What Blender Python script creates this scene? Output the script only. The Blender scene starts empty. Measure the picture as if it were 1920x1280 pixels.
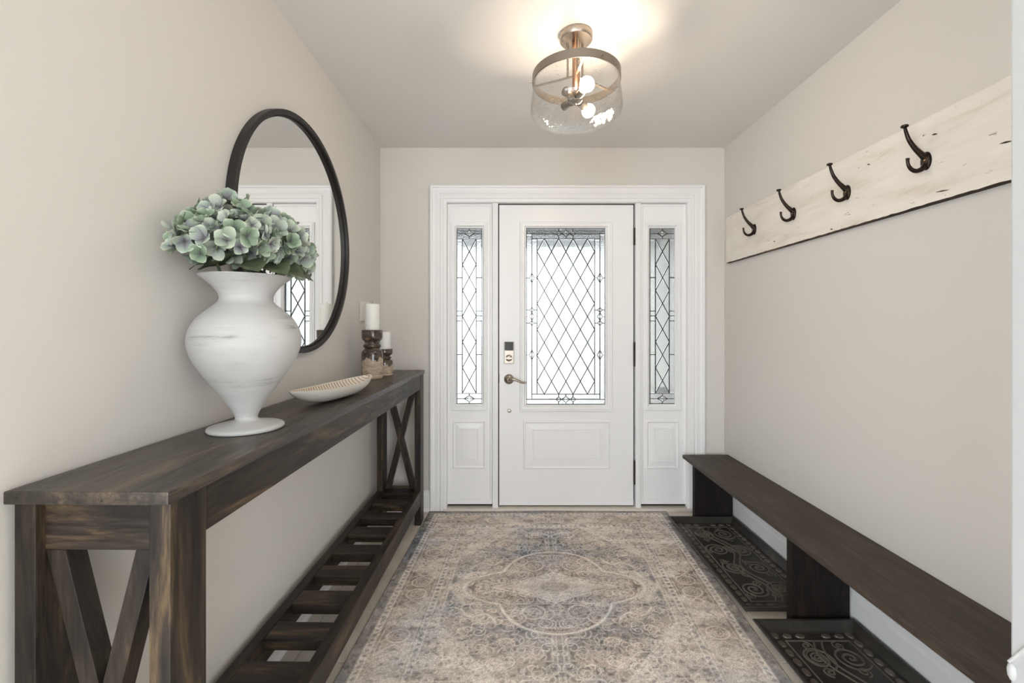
import bpy, bmesh, math, random
import numpy as np
from mathutils import Vector, Matrix

R = math.radians
PI = math.pi
sc = bpy.context.scene
col = sc.collection
random.seed(7)

# ------------------------------------------------------------------ camera, light, exposure
F = 820.0                      # focal length in pixels of the 1920 x 1280 frame
EYE = 1.245
VPX, VPY = 958.0, 611.0
cam_d = bpy.data.cameras.new('camera')
cam_d.sensor_width = 36.0
cam_d.lens = F / 1920 * 36
cam_d.shift_x = (960 - VPX) / 1920
cam_d.shift_y = -(640 - VPY) / 1920
cam_d.clip_start = 0.02
cam = bpy.data.objects.new('camera', cam_d)
cam.location = (0, 0, EYE)
cam.rotation_euler = (PI / 2, 0, 0)
col.objects.link(cam)
sc.camera = cam

world = bpy.data.worlds.new('overcast_sky')
world.use_nodes = True
sc.world = world
bg = world.node_tree.nodes['Background']
bg.inputs[0].default_value = (0.855, 0.93, 1.01, 1)
bg.inputs[1].default_value = 8.2

def portal(name, loc, rot, sx, sy):
    # marks a window opening so that the sky seen through it is sampled well; gives no light of its own
    l = bpy.data.lights.new(name, 'AREA')
    l.shape = 'RECTANGLE'; l.size = sx; l.size_y = sy
    l.cycles.is_portal = True
    o = bpy.data.objects.new(name, l)
    o.location = loc; o.rotation_euler = rot
    col.objects.link(o)
    return o
portal('rear_window_portal', (-1.95, -3.52, 1.3), (R(90), 0, 0), 2.9, 2.1)
portal('second_window_portal', (2.05, -3.52, 1.3), (R(90), 0, 0), 1.5, 2.1)
portal('side_window_portal', (-3.62, -1.6, 1.25), (R(90), 0, R(-90)), 3.2, 2.2)
portal('door_portal', (0.37, 3.08, 1.3), (R(-90), 0, 0), 1.6, 1.25)

sc.view_settings.view_transform = 'Standard'
sc.view_settings.look = 'None'
sc.view_settings.gamma = 1.0
sc.view_settings.exposure = 0.35
sc.view_settings.use_curve_mapping = False
sc.cycles.transparent_max_bounces = 24
sc.cycles.max_bounces = 14
LAMP = 92.0

# ------------------------------------------------------------------ helpers
def W(px, py, y):
    """world X and Z of a photo pixel on the vertical plane at depth y"""
    return ((px - VPX) / F * y, EYE - (py - VPY) / F * y)

def tag(o, label=None, cat=None, group=None, kind=None):
    if label: o['label'] = label
    if cat: o['category'] = cat
    if group: o['group'] = group
    if kind: o['kind'] = kind
    return o

def empty(name, loc=(0, 0, 0), rz=0.0):
    o = bpy.data.objects.new(name, None)
    o.empty_display_size = 0.05
    o.location = loc
    o.rotation_euler = (0, 0, rz)
    col.objects.link(o)
    return o

def link_mesh(name, me, mat=None, parent=None, loc=None, rot=None):
    if mat is not None and not me.materials:
        me.materials.append(mat)
    o = bpy.data.objects.new(name, me)
    if loc is not None: o.location = loc
    if rot is not None: o.rotation_euler = rot
    col.objects.link(o)
    if parent is not None: o.parent = parent
    return o

class MB:
    def __init__(s):
        s.v = []; s.f = []; s.m = []
    def add(s, vs, fs, mi=0):
        b = len(s.v)
        s.v += [tuple(p) for p in vs]
        s.f += [tuple(i + b for i in f) for f in fs]
        s.m += [mi] * len(fs)
        return s
    def box(s, x0, x1, y0, y1, z0, z1, mi=0):
        if x0 > x1: x0, x1 = x1, x0
        if y0 > y1: y0, y1 = y1, y0
        if z0 > z1: z0, z1 = z1, z0
        return s.add([(x0, y0, z0), (x1, y0, z0), (x1, y1, z0), (x0, y1, z0),
                      (x0, y0, z1), (x1, y0, z1), (x1, y1, z1), (x0, y1, z1)],
                     [(0, 3, 2, 1), (4, 5, 6, 7), (0, 1, 5, 4), (1, 2, 6, 5), (2, 3, 7, 6), (3, 0, 4, 7)], mi)
    def bar(s, p, q, w, d, up=(0, 1, 0), mi=0):
        """rectangular bar from p to q, width w across, depth d along 'up'"""
        p = Vector(p); q = Vector(q); t = (q - p).normalized()
        u = Vector(up).normalized(); n = t.cross(u).normalized(); u = n.cross(t).normalized()
        a = n * (w / 2); b = u * (d / 2)
        vs = [p - a - b, p + a - b, p + a + b, p - a + b, q - a - b, q + a - b, q + a + b, q - a + b]
        return s.add(vs, [(0, 3, 2, 1), (4, 5, 6, 7), (0, 1, 5, 4), (1, 2, 6, 5), (2, 3, 7, 6), (3, 0, 4, 7)], mi)
    def lathe(s, prof, n=48, c=(0, 0, 0), mi=0, sx=1.0, sy=1.0, closed=False):
        vs = []; fs = []; k = len(prof)
        for (r, z) in prof:
            for i in range(n):
                a = 2 * PI * i / n
                vs.append((c[0] + r * math.cos(a) * sx, c[1] + r * math.sin(a) * sy, c[2] + z))
        rng = k if closed else k - 1
        for j in range(rng):
            j2 = (j + 1) % k
            for i in range(n):
                i2 = (i + 1) % n
                fs.append((j * n + i, j * n + i2, j2 * n + i2, j2 * n + i))
        if not closed:
            if prof[0][0] > 1e-6: fs.append(tuple(reversed(range(n))))
            if prof[-1][0] > 1e-6: fs.append(tuple((k - 1) * n + i for i in range(n)))
        return s.add(vs, fs, mi)
    def tube(s, pts, rad, n=10, mi=0, flat=1.0, fixed=None):
        pts = [Vector(p) for p in pts]
        if not isinstance(rad, (list, tuple)): rad = [rad] * len(pts)
        vs = []; fs = []
        up = Vector(fixed) if fixed is not None else None
        prev = None
        for i, p in enumerate(pts):
            t = (pts[min(i + 1, len(pts) - 1)] - pts[max(i - 1, 0)]).normalized()
            if up is not None:
                a = up - t * up.dot(t); a.normalize()
            elif prev is None:
                a = Vector((0, 0, 1)) if abs(t.z) < 0.9 else Vector((1, 0, 0))
                a = (a - t * a.dot(t)).normalized()
            else:
                a = (prev - t * prev.dot(t)).normalized()
            prev = a
            b = t.cross(a)
            for k in range(n):
                an = 2 * PI * k / n
                vs.append(p + (a * math.cos(an) * flat + b * math.sin(an)) * rad[i])
        for i in range(len(pts) - 1):
            for k in range(n):
                k2 = (k + 1) % n
                fs.append((i * n + k, i * n + k2, (i + 1) * n + k2, (i + 1) * n + k))
        fs.append(tuple(reversed(range(n))))
        fs.append(tuple((len(pts) - 1) * n + k for k in range(n)))
        return s.add(vs, fs, mi)
    def prism_y(s, poly, y0, y1, mi=0):
        """polygon in x,z extruded along y"""
        n = len(poly)
        vs = [(x, y0, z) for x, z in poly] + [(x, y1, z) for x, z in poly]
        fs = [tuple(range(n)), tuple(reversed(range(n, 2 * n)))]
        for i in range(n):
            j = (i + 1) % n
            fs.append((j, i, n + i, n + j))
        return s.add(vs, fs, mi)
    def ring(s, x0, x1, z0, z1, prof, yb, mi=0, closed=True, sides=4):
        """moulding swept round a rectangle: prof = (inset, protrusion toward -y)"""
        vs = []; fs = []
        k = len(prof)
        for (t, p) in prof:
            y = yb - p
            if sides == 4:
                vs += [(x0 + t, y, z0 + t), (x0 + t, y, z1 - t), (x1 - t, y, z1 - t), (x1 - t, y, z0 + t)]
            else:
                vs += [(x0 + t, y, z0), (x0 + t, y, z1 - t), (x1 - t, y, z1 - t), (x1 - t, y, z0)]
        for j in range(k - 1):
            for i in range(4 if sides == 4 else 3):
                i2 = (i + 1) % 4
                fs.append((j * 4 + i, j * 4 + i2, (j + 1) * 4 + i2, (j + 1) * 4 + i))
        return s.add(vs, fs, mi)
    def mesh(s, name, smooth=False, bevel=0.0, seg=2, angle=40):
        me = bpy.data.meshes.new(name)
        me.from_pydata(s.v, [], s.f)
        bm = bmesh.new(); bm.from_mesh(me)
        for f, mi in zip(bm.faces, s.m): f.material_index = mi
        bmesh.ops.recalc_face_normals(bm, faces=bm.faces)
        if bevel > 0:
            es = [e for e in bm.edges if len(e.link_faces) == 2 and e.calc_face_angle(0) > R(30)]
            bmesh.ops.bevel(bm, geom=es, offset=bevel, segments=seg, affect='EDGES', profile=0.6, clamp_overlap=True)
        if smooth:
            for f in bm.faces: f.smooth = True
            for e in bm.edges:
                if len(e.link_faces) == 2 and e.calc_face_angle(0) > R(angle): e.smooth = False
        bm.to_mesh(me); bm.free()
        return me
    def build(s, name, mat, parent=None, smooth=False, bevel=0.0, loc=None, rot=None, seg=2, angle=40):
        me = s.mesh(name, smooth, bevel, seg, angle)
        for m in (mat if isinstance(mat, (list, tuple)) else [mat]): me.materials.append(m)
        return link_mesh(name, me, None, parent, loc, rot)

# ------------------------------------------------------------------ materials
def newmat(name):
    m = bpy.data.materials.new(name); m.use_nodes = True
    nt = m.node_tree
    return m, nt, nt.nodes['Principled BSDF'], nt.nodes['Material Output']

def N(nt, t, **kw):
    n = nt.nodes.new(t)
    for k, v in kw.items(): setattr(n, k, v)
    return n

def srgb(r, g, b):
    f = lambda c: (c / 255 / 12.92) if c / 255 <= 0.04045 else ((c / 255 + 0.055) / 1.055) ** 2.4
    return (f(r), f(g), f(b), 1)

def ramp(nt, stops, interp='LINEAR'):
    n = nt.nodes.new('ShaderNodeValToRGB')
    n.color_ramp.interpolation = interp
    els = n.color_ramp.elements
    while len(els) < len(stops): els.new(0.5)
    for e, (p, c) in zip(els, stops):
        e.position = p; e.color = c
    return n

def coords(nt, scale=(1, 1, 1), kind='Object', loc=(0, 0, 0)):
    tc = N(nt, 'ShaderNodeTexCoord'); mp = N(nt, 'ShaderNodeMapping')
    mp.inputs['Scale'].default_value = scale
    mp.inputs['Location'].default_value = loc
    nt.links.new(tc.outputs[kind], mp.inputs[0])
    return mp.outputs[0]

def noise(nt, vec, scale, detail=4, rough=0.55, dist=0.0):
    n = N(nt, 'ShaderNodeTexNoise')
    n.inputs['Scale'].default_value = scale
    n.inputs['Detail'].default_value = detail
    n.inputs['Roughness'].default_value = rough
    n.inputs['Distortion'].default_value = dist
    nt.links.new(vec, n.inputs['Vector'])
    return n.outputs['Fac']

def bump(nt, height, strength, dist=0.002, normal=None):
    b = N(nt, 'ShaderNodeBump')
    b.inputs['Strength'].default_value = strength
    b.inputs['Distance'].default_value = dist
    nt.links.new(height, b.inputs['Height'])
    if normal is not None: nt.links.new(normal, b.inputs['Normal'])
    return b.outputs[0]

def mixc(nt, fac, a, b, mode='MIX'):
    n = N(nt, 'ShaderNodeMix', data_type='RGBA', blend_type=mode)
    for inp, val in ((n.inputs[0], fac), (n.inputs[6], a), (n.inputs[7], b)):
        if hasattr(val, 'is_linked') or hasattr(val, 'links'): nt.links.new(val, inp)
        else: inp.default_value = val
    return n.outputs[2]

def plain(name, c, rough=0.5, metal=0.0, bs=0.0, bscale=60, spec=0.5, var=0.0):
    m, nt, p, o = newmat(name)
    p.inputs['Base Color'].default_value = c
    p.inputs['Roughness'].default_value = rough
    p.inputs['Metallic'].default_value = metal
    p.inputs['Specular IOR Level'].default_value = spec
    v = coords(nt)
    if bs > 0:
        nt.links.new(bump(nt, noise(nt, v, bscale, 3), bs, 0.001), p.inputs['Normal'])
    if var > 0:
        f = noise(nt, v, 3.0, 3)
        c2 = tuple(x * (1 - var) for x in c[:3]) + (1,)
        nt.links.new(mixc(nt, f, c, c2), p.inputs['Base Color'])
    return m

M = {}
M['wall'] = plain('wall_paint', srgb(218, 213, 206), 0.75, bs=0.08, bscale=220, spec=0.25)
M['ceiling'] = plain('ceiling_paint', srgb(232, 229, 226), 0.85, bs=0.12, bscale=160, spec=0.2)
M['white'] = plain('white_trim_paint', srgb(240, 239, 238), 0.38)
M['door'] = plain('white_door_paint', srgb(243, 242, 241), 0.32)
M['nickel'] = plain('satin_nickel', srgb(172, 163, 151), 0.36, 1.0)
M['fixture'] = plain('brushed_nickel_fixture', srgb(160, 150, 140), 0.36, 1.0, bs=0.05, bscale=90)
M['copper'] = plain('copper_stem', srgb(205, 160, 128), 0.3, 1.0)
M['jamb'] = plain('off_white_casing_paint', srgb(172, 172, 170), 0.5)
M['black'] = plain('black_gloss', srgb(24, 24, 27), 0.18)
M['gap_dark'] = plain('gap_shade_black', srgb(14, 14, 14), 0.7)
M['hinge'] = plain('dark_bronze_hinge', srgb(60, 53, 45), 0.42, 0.8)
M['came'] = plain('lead_came', srgb(58, 58, 56), 0.6, 0.2)
M['plastic'] = plain('white_switch_plastic', srgb(238, 234, 228), 0.35)
M['sill'] = plain('cream_sill', srgb(226, 217, 206), 0.45)
M['stem_green'] = plain('stem_green', srgb(66, 78, 48), 0.6)

def mat_bronze():
    m, nt, p, o = newmat('oil_rubbed_bronze')
    v = coords(nt)
    f = noise(nt, v, 60, 4)
    r = ramp(nt, [(0.35, srgb(38, 33, 30)), (0.62, srgb(70, 60, 52)), (0.8, srgb(150, 105, 72))])
    nt.links.new(f, r.inputs[0]); nt.links.new(r.outputs[0], p.inputs['Base Color'])
    p.inputs['Metallic'].default_value = 0.85; p.inputs['Roughness'].default_value = 0.32
    return m
M['bronze'] = mat_bronze()

def mat_wood(name, axis, dark, mid, light, rough=0.42, scale=1.0, amt=1.0, spec=0.3):
    m, nt, p, o = newmat(name)
    sc3 = {'x': (1.0, 9, 9), 'y': (9, 1.0, 9), 'z': (9, 9, 1.0)}[axis]
    oi = N(nt, 'ShaderNodeObjectInfo')
    tc = N(nt, 'ShaderNodeTexCoord'); mp = N(nt, 'ShaderNodeMapping')
    mp.inputs['Scale'].default_value = tuple(k * scale for k in sc3)
    vm = N(nt, 'ShaderNodeVectorMath', operation='SCALE')
    vm.inputs[0].default_value = (13.1, 7.7, 21.3)
    nt.links.new(oi.outputs['Random'], vm.inputs['Scale'])
    nt.links.new(tc.outputs['Object'], mp.inputs[0]); nt.links.new(vm.outputs[0], mp.inputs['Location'])
    v = mp.outputs[0]
    big = noise(nt, v, 2.4, 5, 0.68, 0.7)
    grain = noise(nt, v, 16.0, 6, 0.65, 0.6)
    rings = N(nt, 'ShaderNodeTexWave', wave_type='RINGS'); rings.inputs['Scale'].default_value = 1.1
    rings.inputs['Distortion'].default_value = 5; rings.inputs['Detail'].default_value = 3
    nt.links.new(v, rings.inputs['Vector'])
    r1 = ramp(nt, [(0.38, dark), (0.54, mid), (0.74, light)])
    nt.links.new(big, r1.inputs[0])
    r2 = ramp(nt, [(0.32, (0.30, 0.30, 0.30, 1)), (0.66, (1.25, 1.22, 1.18, 1))])
    nt.links.new(grain, r2.inputs[0])
    c = mixc(nt, 0.75, r1.outputs[0], r2.outputs[0], 'MULTIPLY')
    r3 = ramp(nt, [(0.0, (0.6, 0.6, 0.6, 1)), (0.5, (1, 1, 1, 1))])
    nt.links.new(rings.outputs['Fac'], r3.inputs[0])
    c = mixc(nt, 0.5 * amt, c, r3.outputs[0], 'MULTIPLY')
    nt.links.new(c, p.inputs['Base Color']); p.inputs['Specular IOR Level'].default_value = spec
    rr = ramp(nt, [(0.3, (rough - 0.08,) * 3 + (1,)), (0.7, (rough + 0.15,) * 3 + (1,))])
    nt.links.new(grain, rr.inputs[0]); nt.links.new(rr.outputs[0], p.inputs['Roughness'])
    nt.links.new(bump(nt, grain, 0.25, 0.0015), p.inputs['Normal'])
    return m
TW = (srgb(34, 30, 28), srgb(60, 51, 43), srgb(118, 98, 70))
for ax in 'xyz':
    M['wood_' + ax] = mat_wood('dark_stained_pine_' + ax, ax, *TW)
M['top_y'] = mat_wood('dark_stained_top', 'y', srgb(48, 44, 40), srgb(74, 66, 58), srgb(116, 98, 80), 0.34, 1.0, 0.5, 0.45)
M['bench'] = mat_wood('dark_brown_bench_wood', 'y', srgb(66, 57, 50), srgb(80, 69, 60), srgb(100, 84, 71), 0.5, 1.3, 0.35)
M['bench_leg'] = mat_wood('shaded_bench_leg_wood', 'z', srgb(22, 18, 16), srgb(30, 24, 21), srgb(52, 38, 32), 0.6, 1.3, 0.4)  # leg colour darkened to carry the shade below the seat
M['mirror_frame'] = plain('charcoal_metal_frame', srgb(50, 47, 45), 0.45, 0.35, bs=0.1, bscale=50, var=0.3)

def mat_mirror():
    m, nt, p, o = newmat('mirror_glass')
    p.inputs['Metallic'].default_value = 1; p.inputs['Roughness'].default_value = 0.0
    p.inputs['Base Color'].default_value = (0.93, 0.94, 0.93, 1)
    return m
M['mirror'] = mat_mirror()

def mat_board():
    m, nt, p, o = newmat('whitewashed_barn_board')
    v = coords(nt, (3, 1.0, 5)); v2 = coords(nt, (12, 4.0, 16))
    a = noise(nt, v, 3.0, 6, 0.62, 0.5)
    b = noise(nt, v2, 5.0, 8, 0.7, 0.8)
    c = noise(nt, v2, 2.2, 5, 0.6)
    r1 = ramp(nt, [(0.30, srgb(218, 207, 192)), (0.45, srgb(231, 224, 213)), (0.7, srgb(240, 234, 225))])
    nt.links.new(a, r1.inputs[0])
    r2 = ramp(nt, [(0.355, (1, 1, 1, 1)), (0.375, (0, 0, 0, 1))])
    nt.links.new(b, r2.inputs[0])
    r3 = ramp(nt, [(0.50, (0, 0, 0, 1)), (0.62, (1, 1, 1, 1))])
    nt.links.new(c, r3.inputs[0])
    fac = mixc(nt, 1.0, r2.outputs[0], r3.outputs[0], 'MULTIPLY')
    col_ = mixc(nt, fac, r1.outputs[0], srgb(104, 84, 66))
    nt.links.new(col_, p.inputs['Base Color'])
    p.inputs['Roughness'].default_value = 0.7
    nt.links.new(bump(nt, b, 0.35, 0.0015), p.inputs['Normal'])
    return m
M['board'] = mat_board()
M['board_edge'] = mat_wood('bare_board_edge', 'y', srgb(60, 46, 36), srgb(86, 68, 52), srgb(150, 128, 104), 0.7)

def mat_vase():
    m, nt, p, o = newmat('brushed_white_plaster')
    v = coords(nt, (2.2, 2.2, 26))
    a = noise(nt, v, 2.0, 6, 0.7, 0.3)
    b = noise(nt, coords(nt, (1, 1, 2.2)), 5.0, 3)
    r1 = ramp(nt, [(0.30, srgb(132, 130, 127)), (0.42, srgb(178, 177, 175)), (0.6, srgb(190, 189, 187))])
    nt.links.new(a, r1.inputs[0])
    r2 = ramp(nt, [(0.40, (1, 1, 1, 1)), (0.56, (0, 0, 0, 1))])
    nt.links.new(b, r2.inputs[0])
    c = mixc(nt, r2.outputs[0], srgb(187, 186, 184), r1.outputs[0])
    nt.links.new(c, p.inputs['Base Color'])
    p.inputs['Roughness'].default_value = 0.6
    nt.links.new(bump(nt, a, 0.15, 0.001), p.inputs['Normal'])
    return m
M['vase'] = mat_vase()

def mat_petal(i):
    m, nt, p, o = newmat('hydrangea_petal_%d' % i)
    edge = [srgb(190, 204, 180), srgb(180, 196, 180), srgb(208, 212, 198), srgb(166, 186, 158)][i]
    heart = [srgb(150, 156, 150), srgb(140, 134, 148), srgb(168, 172, 170), srgb(118, 136, 114)][i]
    at = N(nt, 'ShaderNodeAttribute'); at.attribute_name = 'rad'
    oi = N(nt, 'ShaderNodeObjectInfo')
    r = ramp(nt, [(0.0, srgb(84, 70, 84)), (0.28, heart), (0.8, edge), (1.0, srgb(222, 224, 206))])
    nt.links.new(at.outputs['Fac'], r.inputs[0])
    f = noise(nt, coords(nt), 55, 3)
    c = mixc(nt, mixc(nt, f, (0, 0, 0, 1), (0.45, 0.45, 0.45, 1)), r.outputs[0], srgb(146, 164, 140))
    rv = ramp(nt, [(0, (0.74, 0.78, 0.76, 1)), (1, (1.05, 1.03, 1.05, 1))])
    nt.links.new(oi.outputs['Random'], rv.inputs[0])
    c = mixc(nt, 1.0, c, rv.outputs[0], 'MULTIPLY')
    nt.links.new(c, p.inputs['Base Color'])
    p.inputs['Roughness'].default_value = 0.65
    p.inputs['Specular IOR Level'].default_value = 0.25
    tr = N(nt, 'ShaderNodeBsdfTranslucent'); mx = N(nt, 'ShaderNodeMixShader'); mx.inputs[0].default_value = 0.2
    nt.links.new(c, tr.inputs[0]); nt.links.new(p.outputs[0], mx.inputs[1]); nt.links.new(tr.outputs[0], mx.inputs[2])
    nt.links.new(mx.outputs[0], o.inputs[0])
    return m
for i in range(4): M['petal%d' % i] = mat_petal(i)

def mat_leaf():
    m, nt, p, o = newmat('dark_hydrangea_leaf')
    f = noise(nt, coords(nt), 30, 4)
    r = ramp(nt, [(0.3, srgb(58, 68, 48)), (0.7, srgb(98, 106, 80))])
    nt.links.new(f, r.inputs[0]); nt.links.new(r.outputs[0], p.inputs['Base Color'])
    p.inputs['Roughness'].default_value = 0.55
    nt.links.new(bump(nt, f, 0.4, 0.002), p.inputs['Normal'])
    return m
M['leaf'] = mat_leaf()

def mat_glaze(zb):
    """drip glaze: glossy dark brown above an uneven line, matte sand beige below"""
    m, nt, p, o = newmat('drip_glazed_ceramic')
    tc = N(nt, 'ShaderNodeTexCoord'); sp = N(nt, 'ShaderNodeSeparateXYZ')
    nt.links.new(tc.outputs['Object'], sp.inputs[0])
    n1 = noise(nt, coords(nt, (1, 1, 0.5)), 42, 4, 0.6)
    ma = N(nt, 'ShaderNodeMath', operation='MULTIPLY_ADD'); ma.inputs[1].default_value = 0.075; 
    nt.links.new(n1, ma.inputs[0]); nt.links.new(sp.outputs['Z'], ma.inputs[2])
    r = ramp(nt, [(zb + 0.036, (0, 0, 0, 1)), (zb + 0.040, (1, 1, 1, 1))])
    nt.links.new(ma.outputs[0], r.inputs[0])
    n2 = noise(nt, coords(nt, (1, 1, 1.6)), 45, 5)
    rd = ramp(nt, [(0.35, srgb(44, 36, 32)), (0.6, srgb(88, 74, 64)), (0.75, srgb(146, 120, 96))])
    nt.links.new(n2, rd.inputs[0])
    rl = ramp(nt, [(0.3, srgb(156, 136, 116)), (0.7, srgb(200, 182, 160))])
    nt.links.new(n2, rl.inputs[0])
    nt.links.new(mixc(nt, r.outputs[0], rl.outputs[0], rd.outputs[0]), p.inputs['Base Color'])
    rr = ramp(nt, [(0, (0.55,) * 3 + (1,)), (1, (0.12,) * 3 + (1,))])
    nt.links.new(r.outputs[0], rr.inputs[0]); nt.links.new(rr.outputs[0], p.inputs['Roughness'])
    p.inputs['Coat Weight'].default_value = 0.3
    nt.links.new(bump(nt, n2, 0.25, 0.002), p.inputs['Normal'])
    return m

def mat_candle():
    m, nt, p, o = newmat('white_wax')
    p.inputs['Base Color'].default_value = srgb(242, 240, 234)
    p.inputs['Roughness'].default_value = 0.45
    p.inputs['Subsurface Weight'].default_value = 0.15
    p.inputs['Subsurface Radius'].default_value = (0.01, 0.008, 0.006)
    return m
M['wax'] = mat_candle()
M['wick'] = plain('wick', srgb(60, 54, 48), 0.9)
M['bowl_out'] = plain('pale_clay', srgb(214, 208, 198), 0.6, bs=0.1, bscale=60, var=0.15)
M['bowl_in'] = plain('cream_ribs', srgb(236, 228, 214), 0.6)
M['bowl_groove'] = plain('tan_groove', srgb(176, 146, 116), 0.7)

def mat_glass(name, scale, strength, rough, tint, trans, stretch=(1, 1, 1)):
    """clear textured window glass: part passes straight, part is bent by the wavy surface"""
    m, nt, p, o = newmat(name)
    nt.nodes.remove(p)
    v = coords(nt, stretch, 'Object')
    h = noise(nt, v, scale, 3, 0.6, 0.3)
    nb = bump(nt, h, strength, 0.004)
    g = N(nt, 'ShaderNodeBsdfGlass'); g.inputs['IOR'].default_value = 1.45
    g.inputs['Roughness'].default_value = rough; g.inputs['Color'].default_value = tint
    nt.links.new(nb, g.inputs['Normal'])
    t = N(nt, 'ShaderNodeBsdfTransparent'); t.inputs[0].default_value = tint
    mx = N(nt, 'ShaderNodeMixShader'); mx.inputs[0].default_value = trans
    nt.links.new(g.outputs[0], mx.inputs[1]); nt.links.new(t.outputs[0], mx.inputs[2])
    nt.links.new(mx.outputs[0], o.inputs[0])
    return m
M['glass'] = mat_glass('clear_bevelled_glass', 60, 0.12, 0.02, (0.50, 0.50, 0.49, 1), 0.25)
M['glass_gem'] = mat_glass('clear_accent_glass', 60, 0.12, 0.02, (0.96, 0.97, 0.96, 1), 0.3)
M['glass_wavy'] = mat_glass('hammered_glass', 130, 0.6, 0.05, (0.49, 0.485, 0.475, 1), 0.15, (1.6, 1, 0.8))

def mat_drum():
    m, nt, p, o = newmat('seeded_drum_glass')
    nt.nodes.remove(p)
    v = coords(nt)
    vo = N(nt, 'ShaderNodeTexVoronoi'); vo.inputs['Scale'].default_value = 75
    nt.links.new(v, vo.inputs['Vector'])
    r = ramp(nt, [(0.12, (1, 1, 1, 1)), (0.3, (0, 0, 0, 1))]); nt.links.new(vo.outputs['Distance'], r.inputs[0])
    nb = bump(nt, r.outputs[0], 0.9, 0.004)
    nb = bump(nt, noise(nt, v, 16, 3), 0.35, 0.01, nb)
    ge = N(nt, 'ShaderNodeNewGeometry')
    ior = N(nt, 'ShaderNodeMapRange'); ior.inputs['To Min'].default_value = 1.45; ior.inputs['To Max'].default_value = 1 / 1.45
    nt.links.new(ge.outputs['Backfacing'], ior.inputs['Value'])
    fr = N(nt, 'ShaderNodeFresnel'); nt.links.new(ior.outputs[0], fr.inputs[0]); nt.links.new(nb, fr.inputs['Normal'])
    gl = N(nt, 'ShaderNodeBsdfGlossy'); gl.inputs['Roughness'].default_value = 0.03; nt.links.new(nb, gl.inputs['Normal'])
    t = N(nt, 'ShaderNodeBsdfTransparent'); t.inputs[0].default_value = (0.975, 0.975, 0.97, 1)
    mx = N(nt, 'ShaderNodeMixShader')
    nt.links.new(fr.outputs[0], mx.inputs[0]); nt.links.new(t.outputs[0], mx.inputs[1]); nt.links.new(gl.outputs[0], mx.inputs[2])
    nt.links.new(mx.outputs[0], o.inputs[0])
    return m
M['drum'] = mat_drum()

def mat_emit(name, c, s):
    m, nt, p, o = newmat(name)
    p.inputs['Base Color'].default_value = (0.9, 0.9, 0.9, 1)
    p.inputs['Emission Color'].default_value = c
    p.inputs['Emission Strength'].default_value = s
    return m
M['bulb'] = mat_emit('lit_bulb', (1.0, 0.81, 0.60, 1), LAMP)

def mat_tray():
    m, nt, p, o = newmat('black_rubber_tray')
    v = coords(nt)
    f = noise(nt, v, 9, 5, 0.65)
    ge = N(nt, 'ShaderNodeNewGeometry')
    r = ramp(nt, [(0.35, srgb(40, 38, 35)), (0.6, srgb(58, 54, 49)), (0.8, srgb(92, 84, 75))])
    nt.links.new(f, r.inputs[0]); nt.links.new(r.outputs[0], p.inputs['Base Color'])
    p.inputs['Roughness'].default_value = 0.42
    nt.links.new(bump(nt, noise(nt, v, 120, 3), 0.15, 0.001), p.inputs['Normal'])
    return m
M['tray'] = mat_tray()
M['tray_relief'] = plain('worn_highlit_rubber_relief', srgb(112, 103, 93), 0.30, bs=0.15, bscale=120, var=0.5)  # ridges paler than the tray: wear plus gloss highlights put into the colour

def mat_tile():
    m, nt, p, o = newmat('cream_floor_tile')
    v = coords(nt, kind='Object')
    oi = N(nt, 'ShaderNodeObjectInfo')
    vm = N(nt, 'ShaderNodeVectorMath', operation='ADD')
    nt.links.new(v, vm.inputs[0]); nt.links.new(oi.outputs['Location'], vm.inputs[1])
    f = noise(nt, vm.outputs[0], 7, 5, 0.6)
    r = ramp(nt, [(0.3, srgb(204, 192, 176)), (0.7, srgb(224, 215, 202))])
    nt.links.new(f, r.inputs[0]); nt.links.new(r.outputs[0], p.inputs['Base Color'])
    p.inputs['Roughness'].default_value = 0.35
    return m
M['tile'] = mat_tile()
M['grout'] = plain('grout', srgb(186, 172, 154), 0.9)

def mat_rug():
    m, nt, p, o = newmat('faded_woven_rug')
    at = N(nt, 'ShaderNodeAttribute'); at.attribute_name = 'Col'
    uv = N(nt, 'ShaderNodeAttribute'); uv.attribute_name = 'weave'
    mp = N(nt, 'ShaderNodeMapping'); mp.inputs['Scale'].default_value = (420, 60, 1)
    nt.links.new(uv.outputs['Vector'], mp.inputs[0])
    a = noise(nt, mp.outputs[0], 1.0, 3, 0.7)
    mp2 = N(nt, 'ShaderNodeMapping'); mp2.inputs['Scale'].default_value = (50, 520, 1)
    nt.links.new(uv.outputs['Vector'], mp2.inputs[0])
    b = noise(nt, mp2.outputs[0], 1.0, 3, 0.7)
    ra = ramp(nt, [(0.3, (0.70, 0.69, 0.68, 1)), (0.7, (1.3, 1.3, 1.3, 1))]); nt.links.new(a, ra.inputs[0])
    rb = ramp(nt, [(0.3, (0.72, 0.71, 0.70, 1)), (0.7, (1.28, 1.28, 1.28, 1))]); nt.links.new(b, rb.inputs[0])
    c = mixc(nt, 0.6, at.outputs['Color'], ra.outputs[0], 'MULTIPLY')
    c = mixc(nt, 0.6, c, rb.outputs[0], 'MULTIPLY')
    nt.links.new(c, p.inputs['Base Color'])
    p.inputs['Roughness'].default_value = 0.95; p.inputs['Specular IOR Level'].default_value = 0.1
    nt.links.new(bump(nt, b, 0.4, 0.002), p.inputs['Normal'])
    return m
M['rug'] = mat_rug()
M['concrete'] = plain('pale_concrete', srgb(205, 203, 198), 0.9, var=0.15)
M['siding'] = plain('grey_siding', srgb(196, 194, 188), 0.7)
M['soffit'] = plain('grey_soffit', srgb(120, 121, 122), 0.8)

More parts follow.
